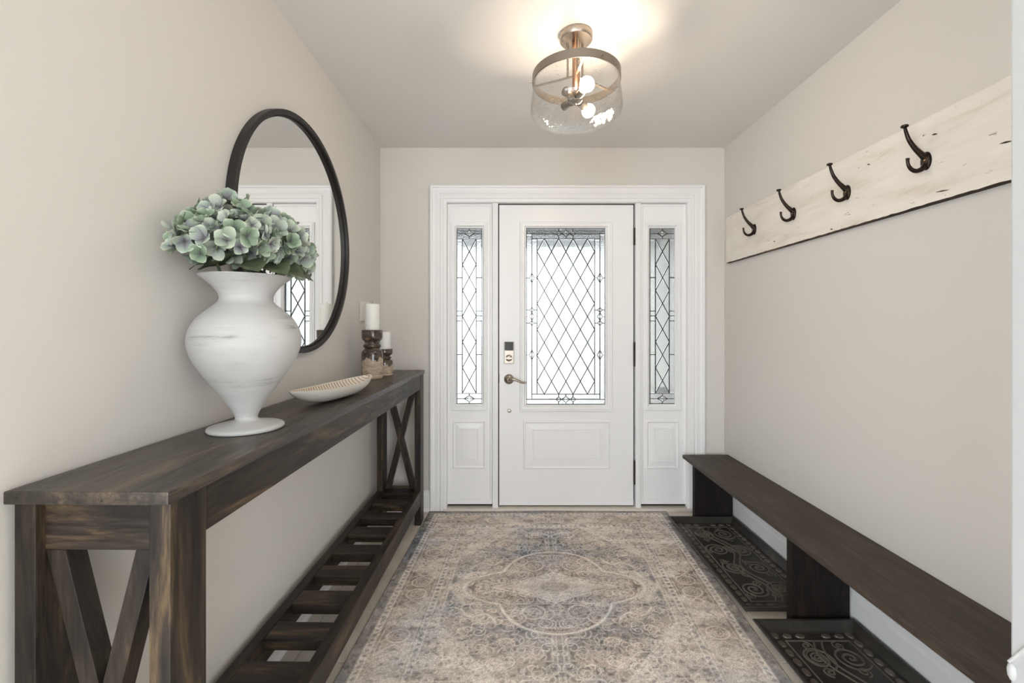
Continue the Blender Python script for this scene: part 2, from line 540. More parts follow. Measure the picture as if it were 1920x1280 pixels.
# ------------------------------------------------------------------ room shell
YB = 2.95                      # entrance wall
XL, XR = -0.881, 1.439
H = 2.446
def struct(o, label=None, cat=None):
    return tag(o, label, cat, kind='structure')

fl = struct(MB().box(-1.0, 3.1, -3.6, YB + 0.10, -0.12, -0.004).box(-3.7, -1.0, -3.6, 0.3, -0.12, -0.004).build('floor', M['grout']), 'pale cream tiled entry floor', 'floor')
TP = 0.305
tile_me = MB().box(-TP / 2 + 0.0015, TP / 2 - 0.0015, -TP / 2 + 0.0015, TP / 2 - 0.0015, -0.008, 0.0).mesh('tile', bevel=0.0008, seg=1)
tile_me.materials.append(M['tile'])
def clipped_tile(x0, x1, y0, y1):
    o = MB().box(x0, x1, y0, y1, -0.008, 0.0).build('tile', M['tile'], fl, bevel=0.0008, seg=1)
    return o
y_seam = 1.618
j0 = int(math.floor((-1.2 - y_seam) / TP)); j1 = int(math.ceil((YB - y_seam) / TP))
for j in range(j0, j1 + 1):
    ya, yb = y_seam + j * TP, y_seam + (j + 1) * TP
    if ya >= YB - 0.01: continue
    for i in range(-4, 7):
        xa, xb = -0.50 + i * TP, -0.50 + (i + 1) * TP
        if xb < XL + 0.01 or xa > XR - 0.01: continue
        x0, x1, y0, y1 = max(xa, XL), min(xb, XR), ya, min(yb, YB)
        if x0 == xa and x1 == xb and y1 == yb:
            link_mesh('tile', tile_me, None, fl, ((xa + xb) / 2, (ya + yb) / 2, 0))
        else:
            clipped_tile(x0 + 0.0015, x1 - 0.0015, y0 + 0.0015, y1 - 0.0015)
MB().box(-0.88, 2.95, -3.5, y_seam + j0 * TP, -0.006, -0.001).box(-3.55, -0.88, -3.5, 0.2, -0.006, -0.001).build('far_tiling', M['tile'], fl)

struct(MB().box(-1.0, 3.1, -3.6, YB + 0.12, H, H + 0.1).box(-3.7, -1.0, -3.6, 0.3, H, H + 0.1).build('ceiling', M['ceiling']), 'smooth white ceiling', 'ceiling')
struct(MB().box(XL - 0.12, XL, 0.2, YB + 0.12, -0.1, H).build('wall_left', M['wall']), 'greige painted wall behind the round mirror', 'wall')
struct(MB().box(XR, XR + 0.12, 0.5, YB + 0.12, -0.1, H).build('wall_right', M['wall']), 'greige painted wall behind the coat hooks', 'wall')
# opening wall of the entrance (casing face sits on it)
cx0, cz1 = W(806, 347, 2.93); cx1, _ = W(1322, 347, 2.93)
ox0, ox1, oz1 = cx0 + 0.09, cx1 - 0.09, cz1 - 0.085
wb = MB()
wb.box(XL, ox0, YB, YB + 0.12, -0.1, H); wb.box(ox1, XR, YB, YB + 0.12, -0.1, H); wb.box(ox0, ox1, YB, YB + 0.12, oz1, H)
struct(wb.build('wall_back', M['wall']), 'greige painted wall around the front door', 'wall')
# unseen hall behind the camera; windows added and placed to steer daylight into the entry
hb = MB()
for x0, x1 in ((-3.7, -3.4), (-0.5, 1.3), (2.8, 3.1)): hb.box(x0, x1, -3.6, -3.5, -0.1, H)
for x0, x1 in ((-3.4, -0.5), (1.3, 2.8)):
    hb.box(x0, x1, -3.6, -3.5, 2.35, H); hb.box(x0, x1, -3.6, -3.5, -0.1, 0.25)
struct(hb.build('wall_rear', M['wall']), 'greige hall wall with two wide windows added for daylight behind the camera', 'wall')
hs = MB()
hs.box(-3.7, -3.6, -3.5, -3.2, -0.1, H); hs.box(-3.7, -3.6, 0.0, 0.3, -0.1, H); hs.box(-3.7, -3.6, -3.2, 0.0, 2.35, H); hs.box(-3.7, -3.6, -3.2, 0.0, -0.1, 0.15)
struct(hs.build('wall_side', M['wall']), 'greige hall side wall with wide window added for daylight', 'wall')
struct(MB().box(3.0, 3.1, -3.5, 0.63, -0.1, H).build('wall_far', M['wall']), 'plain greige hall wall opposite the side window', 'wall')
struct(MB().box(-3.6, XL - 0.12, 0.2, 0.3, -0.1, H).build('wall_front', M['wall']), 'greige hall wall beside the entry opening', 'wall')
# wall end with white casing at the right of the picture
xe = (1894.5 - VPX) / F * 0.645
struct(MB().box(xe + 0.012, 3.0, 0.52, 0.63, -0.1, H).build('wall_return', M['wall']), 'short wall return beside the bench', 'wall')
cas = MB()
cas.box(xe, xe + 0.02, 0.50, 0.645, 0, H); cas.box(xe, xe + 0.10, 0.50, 0.52, 0, H)
struct(cas.build('trim_4', M['jamb'], bevel=0.003), 'white casing on the wall end at right edge', 'trim')
# rounded moulding nose with a thin sloping bead on that casing
sk = MB().tube([(xe - 0.0008, 0.646, 0.7495), (xe - 0.0008, 0.585, 0.853)], 0.0022, 10)
sk.lathe([(0.0, -0.016), (0.003, -0.014), (0.0055, -0.008), (0.0062, 0.0), (0.005, 0.007), (0.0025, 0.010), (0.0, 0.011)], 20, (xe + 0.0010, 0.643, 0.739))
struct(sk.build('trim_5', M['jamb'], smooth=True), 'small white moulding nose low on right casing', 'trim')

# baseboards
def baseboard(name, pts, nrm, label):
    """pts: two floor points on the wall, nrm: outward direction"""
    p, q = Vector(pts[0]), Vector(pts[1]); n = Vector(nrm)
    prof = [(0, 0.0), (0.022, 0.0), (0.022, 0.012), (0.015, 0.022), (0.014, 0.11), (0.010, 0.12), (0.009, 0.132), (0.004, 0.14), (0, 0.14)]
    vs = []
    for e in (p, q):
        for (t, z) in prof: vs.append(e + n * t + Vector((0, 0, z)))
    k = len(prof)
    fs = [(i, (i + 1) % k, k + (i + 1) % k, k + i) for i in range(k)] + [tuple(range(k)), tuple(range(2 * k - 1, k - 1, -1))]
    return struct(MB().add(vs, fs).build(name, M['white']), label, 'baseboard')
baseboard('baseboard_left', [(XL, 0.22, 0), (XL, YB, 0)], (1, 0, 0), 'white baseboard behind the console table')
baseboard('baseboard_right', [(XR, 0.64, 0), (XR, YB, 0)], (-1, 0, 0), 'white baseboard under the bench')
baseboard('baseboard_back', [(XL + 0.022, YB, 0), (cx0, YB, 0)], (0, -1, 0), 'short white baseboard left of door casing')
baseboard('baseboard_corner', [(cx1, YB, 0), (XR - 0.022, YB, 0)], (0, -1, 0), 'short white baseboard right of door casing')

# ------------------------------------------------------------------ entrance: casing, frame, sidelights, door
cp = [(0.0, -0.02), (0.0, 0.026), (0.008, 0.030), (0.016, 0.028), (0.019, 0.020), (0.030, 0.017), (0.055, 0.018), (0.060, 0.013), (0.064, 0.012),
      (0.070, 0.017), (0.084, 0.016), (0.088, 0.010), (0.092, 0.012), (0.108, 0.010), (0.112, 0.004), (0.112, -0.03)]
m_ = MB().ring(cx0, cx1, 0.0, cz1, cp, YB, sides=3)
struct(m_.build('trim_1', M['white']), 'white stepped casing around the front door', 'trim')

YF = 2.965                     # frame / mullion face
YD = 2.978                     # door and sidelight face
def X(px, y=YD): return W(px, 0, y)[0]
def Z(py, y=YD): return W(0, py, y)[1]
fr = MB()
zt = Z(381); zb = Z(948.5)
fr.box(X(833), X(838.5), YF, YF + 0.09, 0, Z(378)); fr.box(X(1287), X(1293), YF, YF + 0.09, 0, Z(378))
fr.box(X(833), X(1293), YF + 0.002, YF + 0.09, zt, Z(370))
struct(fr.build('trim_2', M['white'], bevel=0.002), 'white door frame jambs and head', 'trim')
for nm, a, b in (('trim_3', 923.5, 934), ('trim_6', 1190.5, 1200.5)):
    mu = MB().box(X(a), X(b), YF - 0.004, YF + 0.085, 0, zt)
    mu.box(X(a + 3), X(b - 3), YF - 0.008, YF, 0, zt)
    struct(mu.build(nm, M['white'], bevel=0.0015), 'white mullion post %s of the door' % ('left' if a < 1000 else 'right'), 'trim')
sl = MB().box(X(833), X(1293), YB - 0.02, YF + 0.1, -0.002, Z(949.5))
struct(sl.build('door_sill', M['sill'], bevel=0.003), 'cream threshold under the front door', 'sill')
gap_shade = MB().box(X(838.6), X(923.4), YD + 0.02, YD + 0.05, Z(949.4), Z(944)).box(X(934.2), X(1190.3), YD + 0.02, YD + 0.05, Z(949.4), Z(945)).box(X(1200.7), X(1286.8), YD + 0.02, YD + 0.05, Z(949.4), Z(944))  # dark strips stand in for the shade inside the door and sidelight gaps
gap_shade.box(X(934.1), X(937), YD + 0.018, YD + 0.05, Z(949), zt).box(X(1187), X(1190.4), YD + 0.018, YD + 0.05, Z(949), zt).box(X(934.1), X(1190.4), YD + 0.018, YD + 0.05, Z(386), zt - 0.001)
struct(gap_shade.build('door_gap_shade', M['gap_dark']), 'black strips standing in for shade in the gaps around the door leaf', 'gap_shade')

def leaf_with_hole(mb, x0, x1, z0, z1, hx0, hx1, hz0, hz1, y0, y1):
    mb.box(x0, hx0, y0, y1, z0, z1); mb.box(hx1, x1, y0, y1, z0, z1)
    mb.box(hx0, hx1, y0, y1, hz1, z1); mb.box(hx0, hx1, y0, y1, z0, hz0)
    return mb

def clip_poly(poly, x0, x1, z0, z1):
    def cut(ps, ins, inter):
        out = []
        for i in range(len(ps)):
            a, b = ps[i], ps[(i + 1) % len(ps)]
            if ins(a):
                out.append(a)
                if not ins(b): out.append(inter(a, b))
            elif ins(b): out.append(inter(a, b))
        return out
    def lx(c): return lambda a, b: (c, a[1] + (b[1] - a[1]) * (c - a[0]) / (b[0] - a[0]))
    def lz(c): return lambda a, b: (a[0] + (b[0] - a[0]) * (c - a[1]) / (b[1] - a[1]), c)
    e = 1e-7
    for ins, it in ((lambda p: p[0] >= x0 - e, lx(x0)), (lambda p: p[0] <= x1 + e, lx(x1)), (lambda p: p[1] >= z0 - e, lz(z0)), (lambda p: p[1] <= z1 + e, lz(z1))):
        if poly: poly = cut(poly, ins, it)
    out = []
    for p in poly:
        if not out or (abs(p[0] - out[-1][0]) + abs(p[1] - out[-1][1])) > 1e-5: out.append(p)
    if len(out) > 1 and abs(out[0][0] - out[-1][0]) + abs(out[0][1] - out[-1][1]) < 1e-5: out.pop()
    return out

YG = YD + 0.016                # glass plane
def pane(poly, parent, mat, bev=0.0045, th=0.003, dy=0.0, shrink=0.0008):
    """one bevelled piece of glass: flat back, bevelled front"""
    n = len(poly)
    if n < 3: return
    cx = sum(p[0] for p in poly) / n; cz = sum(p[1] for p in poly) / n
    ar = 0.5 * abs(sum(poly[i][0] * poly[(i + 1) % n][1] - poly[(i + 1) % n][0] * poly[i][1] for i in range(n)))
    per = sum(math.hypot(poly[i][0] - poly[(i + 1) % n][0], poly[i][1] - poly[(i + 1) % n][1]) for i in range(n))
    inr = 2 * ar / per
    if ar < 2e-6: return
    def ins(d):
        k = max(0.25, 1 - d / inr)
        return [(cx + (x - cx) * k, cz + (z - cz) * k) for x, z in poly]
    o = ins(shrink); i_ = ins(shrink + bev)
    vs = [(x, YG + dy + th, z) for x, z in o] + [(x, YG + dy, z) for x, z in o] + [(x, YG + dy - 0.0022, z) for x, z in i_]
    fs = [tuple(range(n)), tuple(range(2 * n, 3 * n))]
    for i in range(n):
        j = (i + 1) % n
        fs += [(i, j, n + j, n + i), (n + i, n + j, 2 * n + j, 2 * n + i)]
    # own origin at the pane's centre
    vs = [(x - cx, y - YG, z - cz) for x, y, z in vs]
    MB().add(vs, fs).build('pane', mat, parent, loc=(cx, YG, cz))

def came_bar(mb, p, q, w=0.0048, dy=0.0):
    mb.bar((p[0], YG + dy, p[1]), (q[0], YG + dy, q[1]), w, 0.010)

def P(px, py): return (X(px, YG), Z(py, YG))

def diamond(px, py, w, h):
    return [P(px - w, py), P(px, py - h), P(px + w, py), P(px, py + h)]
def came_poly(mb, poly, dy=-0.002):
    for i in range(len(poly)): came_bar(mb, poly[i], poly[(i + 1) % len(poly)], 0.0036, dy)

def rect(a, b, c, d): return [P(a, b), P(c, b), P(c, d), P(a, d)]

def panel(mb, x0, x1, y0, y1, ix0, ix1, iy0, iy1):
    """embossed raised panel from pixel rectangles"""
    ax0, ax1, az0, az1 = X(x0), X(x1), Z(y1), Z(y0)
    t = X(ix0) - ax0
    prof = [(0, 0), (0.004, 0.006), (0.010, 0.0075), (0.016, 0.003), (0.020, 0.0015), (t - 0.012, 0.006), (t - 0.006, 0.0065), (t - 0.003, 0.0025), (t, 0.0025), (t + 0.001, 0.006), (t + 0.003, 0.007)]
    mb.ring(ax0, ax1, az0, az1, prof, YD)
    mb.box(ax0 + t + 0.003, ax1 - t - 0.003, YD - 0.007, YD, az0 + t + 0.003, az1 - t - 0.003)

def glass_frame(mb, x0, x1, y0, y1, t):
    prof = [(0, 0), (0.001, 0.010), (0.006, 0.013), (0.012, 0.012), (0.016, 0.016), (t - 0.012, 0.015), (t - 0.006, 0.008), (t - 0.001, 0.004), (t, -0.020)]
    mb.ring(X(x0), X(x1), Z(y1), Z(y0), prof, YD)

def sidelight(name, label, sx0, sx1, gx0, gx1, mirror):
    root = struct(empty(name, (X((sx0 + sx1) / 2), YD, 0)), label, 'window')
    off = Vector(root.location)
    def put(o):
        o.parent = root; o.location = Vector(o.location) - off; return o
    gy0, gy1 = 427.5, 757.5
    m = MB()
    leaf_with_hole(m, X(sx0), X(sx1), Z(944.5), Z(383), X(gx0), X(gx1), Z(gy1), Z(gy0), YD, YD + 0.045)
    put(m.build('sidelight_leaf', M['door']))
    m = MB(); m.ring(X(sx0 + 0.3), X(sx1 - 0.3), Z(944), Z(383), [(0, 0), (0.001, 0.006), (0.010, 0.006), (0.014, 0.002), (0.017, 0.0)], YD)
    m.box(X(sx0 + 1), X(sx1 - 1), YD - 0.007, YD, Z(944), Z(934.5))
    put(m.build('edge_moulding', M['door']))
    m = MB(); t = X(gx0) - X(gx0 - 10); glass_frame(m, gx0 - 10.3, gx1 + 10.3, gy0 - 11.3, gy1 + 11.5, t)
    put(m.build('glass_frame', M['door']))
    pc = (gx0 + gx1) / 2
    m = MB(); panel(m, pc - 31.5, pc + 31.5, 787.5, 878.5, pc - 14, pc + 14, 805, 860)
    put(m.build('lower_panel', M['door']))
    # leaded glass
    ca = MB()
    vx0, vx1 = gx0 + 11, gx1 - 11
    ly0, ly1 = 448.0, 737.0
    def pn(poly, mat, **k):
        n0 = len(bpy.data.objects)
        pane(poly, None, mat, **k)
    before = set(bpy.data.objects.keys())
    for a, b in ((gx0, pc), (pc, gx1)):
        for y0, y1 in ((gy0, 438), (438, ly0), (ly1, 747), (747, gy1)):
            pane(rect(a, y0, b, y1), None, M['glass_wavy'], bev=0.002)
    ys = [ly0, 520.5, 583, 592, 601.5, 664.5, ly1]
    for y0, y1 in zip(ys[:-1], ys[1:]):
        pane(rect(gx0, y0, vx0, y1), None, M['glass_wavy'], bev=0.002)
        pane(rect(vx1, y0, gx1, y1), None, M['glass_wavy'], bev=0.002)
    for y in ys[1:-1]:
        came_bar(ca, P(gx0, y), P(vx0, y)); came_bar(ca, P(vx1, y), P(gx1, y))
    h = (ly1 - ly0) / 6
    for k in range(6):
        y0, y1 = ly0 + k * h, ly0 + (k + 1) * h; ym = (y0 + y1) / 2
        came_bar(ca, P(vx0, y0), P(vx1, y1)); came_bar(ca, P(vx1, y0), P(vx0, y1))
        pane([P(vx0, y0), P(pc, ym), P(vx0, y1)], None, M['glass'], bev=0.003)
        pane([P(vx1, y0), P(pc, ym), P(vx1, y1)], None, M['glass'], bev=0.003)
        if k < 5: pane([P(pc, ym), P(vx1, y1), P(pc, ym + h), P(vx0, y1)], None, M['glass'])
    pane([P(vx0, ly0), P(vx1, ly0), P(pc, ly0 + h / 2)], None, M['glass'], bev=0.003)
    pane([P(vx0, ly1), P(vx1, ly1), P(pc, ly1 - h / 2)], None, M['glass'], bev=0.003)
    for x in (vx0, vx1): came_bar(ca, P(x, ly0), P(x, ly1))
    for y in (gy0 + 1, 438, ly0, ly1, 747, gy1 - 1): came_bar(ca, P(gx0, y), P(gx1, y), 0.0032)
    for x in (gx0 + 0.8, gx1 - 0.8): came_bar(ca, P(x, gy0), P(x, gy1), 0.0042)
    for y, y0, y1 in ((438, gy0, ly0), (747, ly1, gy1)):
        d = diamond(pc, y, 9.5, 5.5)
        pane(d, None, M['glass_gem'], bev=0.0025, th=0.0015, dy=-0.0035)
        came_poly(ca, d); came_bar(ca, P(pc, y0), P(pc, y - 5.5)); came_bar(ca, P(pc, y + 5.5), P(pc, y1))
    ca.build('lead_came', M['came'])
    for nme in set(bpy.data.objects.keys()) - before: put(bpy.data.objects[nme])
    return root
sidelight('window_1', 'narrow leaded sidelight on the left of the door', 839, 923, 856, 904, False)
sidelight('window_2', 'narrow leaded sidelight on the right of the door', 1201, 1286.5, 1217.7, 1265.7, True)

def build_door():
    root = struct(empty('door_1', (X(1061), YD, 0)), 'white front door with leaded diamond glass', 'door')
    before = set(bpy.data.objects.keys())
    gx0, gx1, gy0, gy1 = 986.5, 1135.0, 427.5, 758.5
    m = MB(); leaf_with_hole(m, X(936), X(1187.6), Z(946.5), Z(384), X(gx0), X(gx1), Z(gy1), Z(gy0), YD, YD + 0.045)
    m.box(X(936), X(1187.6), YD - 0.004, YD, Z(946.3), Z(936.5))
    m.build('door_leaf', M['door'])
    m = MB(); t = X(gx0) - X(gx0 - 12); glass_frame(m, gx0 - 12.2, gx1 + 12.6, gy0 - 12, gy1 + 12.5, t)
    m.build('glass_frame', M['door'])
    m = MB(); panel(m, 981, 1143.5, 788, 879, 1000, 1126.5, 805.5, 862)
    m.build('lower_panel', M['door'])
    ca = MB()
    lx0, lx1, ly0, ly1 = 1007.0, 1114.8, 447.8, 738.6
    ax0, ax1, ay0, ay1 = 997.3, 1124.7, 438.3, 748.2
    # lattice
    cw, ch = (lx1 - lx0) / 4, (ly1 - ly0) / 6
    x0, z0 = P(lx0, ly1); x1, z1 = P(lx1, ly0)
    for j in range(-1, 13):
        for i in range(-1, 9):
            if (i + j) % 2: continue
            cx, cy = lx0 + (i + 1) * cw / 2, ly0 + (j + 1) * ch / 2
            poly = clip_poly([P(cx - cw / 2, cy), P(cx, cy - ch / 2), P(cx + cw / 2, cy), P(cx, cy + ch / 2)], x0, x1, z0, z1)
            if len(poly) >= 3: pane(poly, None, M['glass'])
    segs = []
    for k in range(4):
        segs.append((0.5 + k, 1)); 
    def inside_line(sx):
        for k in range(-8, 14):
            # line through (lx0 + (k+.5)*cw, ly0) running down with slope +-ch/cw
            a = (lx0 + (k + 0.5) * cw, ly0); b = (a[0] + sx * 6 * cw, ly1)
            ts = [0.0, 1.0]
            tmin, tmax = 0.0, 1.0
            dx = b[0] - a[0]
            t0, t1 = (lx0 - a[0]) / dx, (lx1 - a[0]) / dx
            if t0 > t1: t0, t1 = t1, t0
            tmin, tmax = max(tmin, t0), min(tmax, t1)
            if tmax - tmin > 0.02:
                p = (a[0] + dx * tmin, a[1] + (b[1] - a[1]) * tmin); q = (a[0] + dx * tmax, a[1] + (b[1] - a[1]) * tmax)
                came_bar(ca, P(*p), P(*q))
    inside_line(1); inside_line(-1)
    for x in (lx0, lx1): came_bar(ca, P(x, ly0), P(x, ly1))
    for y in (ly0, ly1): came_bar(ca, P(ax0, y), P(ax1, y))
    for x in (ax0, ax1): came_bar(ca, P(x, ay0), P(x, ay1))
    for y in (ay0, ay1): came_bar(ca, P(gx0, y), P(gx1, y))
    for x in (gx0 + 0.8, gx1 - 0.8): came_bar(ca, P(x, gy0), P(x, gy1), 0.0038)
    for y in (gy0 + 0.9, gy1 - 0.9): came_bar(ca, P(gx0, y), P(gx1, y), 0.0042)
    # border glass
    ym = (ly0 + ly1) / 2
    ysplit = [521.0, ym, 665.0]
    for (a, b, c, d) in ((gx0, ay0, ax0, ay1), (ax1, ay0, gx1, ay1), (ax0, ly0, lx0, ly1), (lx1, ly0, ax1, ly1)):
        yy = [b] + ysplit + [d]
        for p, q in zip(yy[:-1], yy[1:]): pane(rect(a, p, c, q), None, M['glass_wavy'], bev=0.002)
    xm = (lx0 + lx1) / 2
    for (a, b, c, d) in ((gx0, gy0, gx1, ay0), (gx0, ay1, gx1, gy1), (ax0, ay0, ax1, ly0), (ax0, ly1, ax1, ay1)):
        for p, q in ((a, xm), (xm, c)): pane(rect(p, b, q, d), None, M['glass_wavy'], bev=0.002)
    def orn(px, py, w, h):
        d = diamond(px, py, w, h); pane(d, None, M['glass_gem'], bev=0.0025, th=0.0015, dy=-0.0035); came_poly(ca, d)
    for xa, xo, xi in ((ax0, gx0, lx0), (ax1, gx1, lx1)):
        for y in (521.0, 665.0):
            orn(xa, y, 4.8, 9)
            came_bar(ca, P(xo, y), P(xa + (4.8 if xo > xa else -4.8), y)); came_bar(ca, P(xi, y), P(xa + (4.8 if xi > xa else -4.8), y))
        orn(xa, ym, 4.8, 7.2); orn(xa, ym - 12.2, 4.4, 4.8); orn(xa, ym + 12.2, 4.4, 4.8)
        for y in (ym, ym - 12.2, ym + 12.2):
            came_bar(ca, P(xo, y), P(xa + (4.8 if xo > xa else -4.8), y)); came_bar(ca, P(xi, y), P(xa + (4.8 if xi > xa else -4.8), y))
    for ya, yo, yi in ((ay0, gy0, ly0), (ay1, gy1, ly1)):
        orn(xm, ya, 8, 5.2); orn(xm - 13.4, ya, 5.2, 4.6); orn(xm + 13.4, ya, 5.2, 4.6)
        for x in (xm, xm - 13.4, xm + 13.4):
            s = 5.2 if yo > ya else -5.2
            came_bar(ca, P(x, yo), P(x, ya + s)); came_bar(ca, P(x, yi), P(x, ya - s))
    ca.build('lead_came', M['came'])
    # hinges
    for y0, y1 in ((428, 458), (642, 686), (863, 907)):
        h = MB(); zc0, zc1 = Z(y1), Z(y0)
        h.lathe([(0.0, -0.004), (0.004, -0.003), (0.0075, 0.0), (0.0075, (zc1 - zc0) / 3 - 0.001), (0.0068, (zc1 - zc0) / 3), (0.0075, (zc1 - zc0) / 3 + 0.001), (0.0075, (zc1 - zc0) * 2 / 3 - 0.001), (0.0068, (zc1 - zc0) * 2 / 3), (0.0075, (zc1 - zc0) * 2 / 3 + 0.001), (0.0075, zc1 - zc0), (0.004, zc1 - zc0 + 0.003), (0.0, zc1 - zc0 + 0.004)], 16, (X(1189), YD - 0.006, zc0))
        h.box(X(1188.2), X(1190), YD - 0.006, YD + 0.02, zc0, zc1)
        h.build('hinge', M['hinge'], smooth=True)
    # keypad deadbolt
    lx = X(954.3)
    kb = MB().box(X(945.5), X(963.5), YD - 0.020, YD, Z(681), Z(640.5)).build('deadbolt_body', M['nickel'], bevel=0.004, seg=3)
    MB().box(X(946.4), X(962.4), YD - 0.0265, YD - 0.019, Z(656.5), Z(641)).build('keypad', M['black'], kb, bevel=0.002)
    tt = MB()
    def lathe_y(mb, prof, c, n=32):
        """lathe about the -y axis; prof = (r, out)"""
        vs = []; fs = []
        for (r, d) in prof:
            for i in range(n):
                a = 2 * PI * i / n
                vs.append((c[0] + r * math.cos(a), c[1] - d, c[2] + r * math.sin(a)))
        for j in range(len(prof) - 1):
            for i in range(n):
                i2 = (i + 1) % n
                fs.append((j * n + i, j * n + i2, (j + 1) * n + i2, (j + 1) * n + i))
        fs.append(tuple((len(prof) - 1) * n + i for i in range(n)))
        mb.add(vs, fs)
    zt_ = Z(670.5)
    lathe_y(tt, [(0.023, 0.0), (0.023, 0.004), (0.020, 0.007), (0.014, 0.009), (0.012, 0.013), (0.004, 0.014)], (lx, YD - 0.019, zt_))
    tt.box(lx - 0.022, lx + 0.022, YD - 0.046, YD - 0.030, zt_ - 0.006, zt_ + 0.006)
    tt.build('thumb_turn', M['nickel'], kb, smooth=True)
    # lever handle
    z_ = Z(710.5)
    hr = MB(); lathe_y(hr, [(0.034, 0.0), (0.034, 0.005), (0.031, 0.010), (0.022, 0.014), (0.015, 0.018), (0.013, 0.040), (0.010, 0.046), (0.002, 0.047)], (lx, YD, z_), 40)
    hd = hr.build('handle_rose', M['nickel'], smooth=True)
    pts = [(lx, YD - 0.040, z_), (lx + 0.015, YD - 0.052, z_ + 0.004), (lx + 0.035, YD - 0.056, z_ + 0.004), (lx + 0.055, YD - 0.056, z_ - 0.003), (lx + 0.075, YD - 0.054, z_ - 0.012), (lx + 0.092, YD - 0.052, z_ - 0.018), (lx + 0.108, YD - 0.052, z_ - 0.018), (lx + 0.116, YD - 0.052, z_ - 0.016)]
    MB().tube(pts, [0.011, 0.012, 0.010, 0.008, 0.0075, 0.007, 0.006, 0.003], 12).build('lever', M['nickel'], hd, smooth=True)
    pv = MB(); lathe_y(pv, [(0.013, 0.0), (0.013, 0.004), (0.010, 0.008), (0.005, 0.009)], (X(955), YD, Z(770)), 24)
    pv.build('lock_button', M['nickel'], smooth=True)
    MB().box(X(935), X(936.4), YD - 0.001, YD + 0.02, Z(717), Z(701)).build('latch_plate', M['hinge'])
    off = Vector(root.location)
    for nme in set(bpy.data.objects.keys()) - before:
        o = bpy.data.objects[nme]
        if o.parent is None:
            o.parent = root; o.location = Vector(o.location) - off
    return root
build_door()

# ------------------------------------------------------------------ outside, seen through the glass
struct(MB().box(-4, 1.6, YB + 0.12, 6.2, -0.3, -0.10).build('porch_slab', M['concrete']), 'pale concrete porch outside the door', 'porch')
struct(MB().box(-40, 40, 6.2, 60, -0.4, -0.2).build('driveway', M['concrete']), 'pale driveway outside', 'driveway')
struct(MB().box(1.62, 1.9, YB + 0.12, 8.0, -0.3, 3.4).build('wing_wall', M['siding']), 'grey house wing to the right of the porch', 'wall')
pb = MB().box(-4, 1.62, YB + 0.12, 4.9, 2.5, 2.6).box(-4, 1.62, 4.75, 4.9, 2.12, 2.5)
struct(pb.build('porch_roof', M['soffit']), 'grey porch soffit and beam', 'roof')
pl_x, pl_z = W(1240, 737, 3.55)
pl = tag(empty('path_light', (pl_x, 3.55, -0.10)), 'small dark domed path light behind the right sidelight', 'lamp')
MB().lathe([(0.010, 0), (0.010, pl_z + 0.06)], 12).build('post', M['hinge'], pl, smooth=True)
MB().lathe([(0.030, pl_z + 0.055), (0.05, pl_z + 0.075), (0.050, pl_z + 0.105), (0.034, pl_z + 0.148), (0.0, pl_z + 0.150)], 20).build('cap', M['soffit'], pl, smooth=True)

# ------------------------------------------------------------------ console table
def build_table():
    L = 2.082
    ang = -math.atan2(0.026, 2.082)
    t = tag(empty('console_table', (-0.583, 0.744, 0), ang), 'long dark-stained pine console table with X ends and slatted shelf', 'table')
    bv = 0.0025
    top = MB().box(-0.286, 0, 0, L, 0.939, 0.962).build('tabletop', M['top_y'], t, bevel=0.003)
    for y0 in (0.011, L - 0.099):
        for x0 in (-0.043, -0.279):
            MB().box(x0, x0 + 0.038, y0, y0 + 0.088, 0, 0.9385).build('leg', M['wood_z'], t, bevel=bv)
    ya = [(0.025, 0.063), (L - 0.063, L - 0.025)]
    for y0, y1 in ya:
        MB().box(-0.2405, -0.0435, y0, y1, 0.850, 0.9385).build('end_apron', M['wood_x'], t, bevel=bv)
    MB().box(-0.040, -0.007, 0.1005, L - 0.1005, 0.850, 0.9385).build('front_apron', M['wood_y'], t, bevel=bv)
    MB().box(-0.279, -0.246, 0.1005, L - 0.1005, 0.850, 0.9385).build('back_apron', M['wood_y'], t, bevel=bv)
    for (y0, y1), (r0, r1) in zip(ya, [(0.020, 0.058), (L - 0.040, L - 0.002)]):
        yc = (y0 + y1) / 2
        for s in (0, 1):
            xa, xb = (-0.062, -0.222) if s else (-0.222, -0.062)
            b = MB().bar((xa, yc + (0.0006 if s else 0), 0.8495), (xb, yc + (0.0006 if s else 0), 0.2155), 0.036, 0.036)
            # square the ends to the apron and the rail
            b.v = [(min(max(x, -0.2405), -0.0435), y, 0.8495 if i < 4 else 0.2155) for i, (x, y, z) in enumerate(b.v)]
            b.build('cross_brace', M['wood_z'], t, bevel=0.0015)
        MB().box(-0.2405, -0.0435, r0, r1, 0.126, 0.215).build('end_rail', M['wood_x'], t, bevel=bv)
    MB().box(-0.044, -0.006, 0.1005, L - 0.1005, 0.126, 0.215).build('front_rail', M['wood_y'], t, bevel=bv)
    MB().box(-0.279, -0.241, 0.1005, L - 0.1005, 0.126, 0.215).build('back_rail', M['wood_y'], t, bevel=bv)
    for k in range(11):
        y = 1.998 - 0.180 * k
        MB().box(-0.0985, 0.0985, -0.0425, 0.0425, -0.038, 0.0).build('slat', M['wood_x'], t, bevel=bv, loc=(-0.1425, y, 0.2145 - 0.002 * random.random()))
build_table()

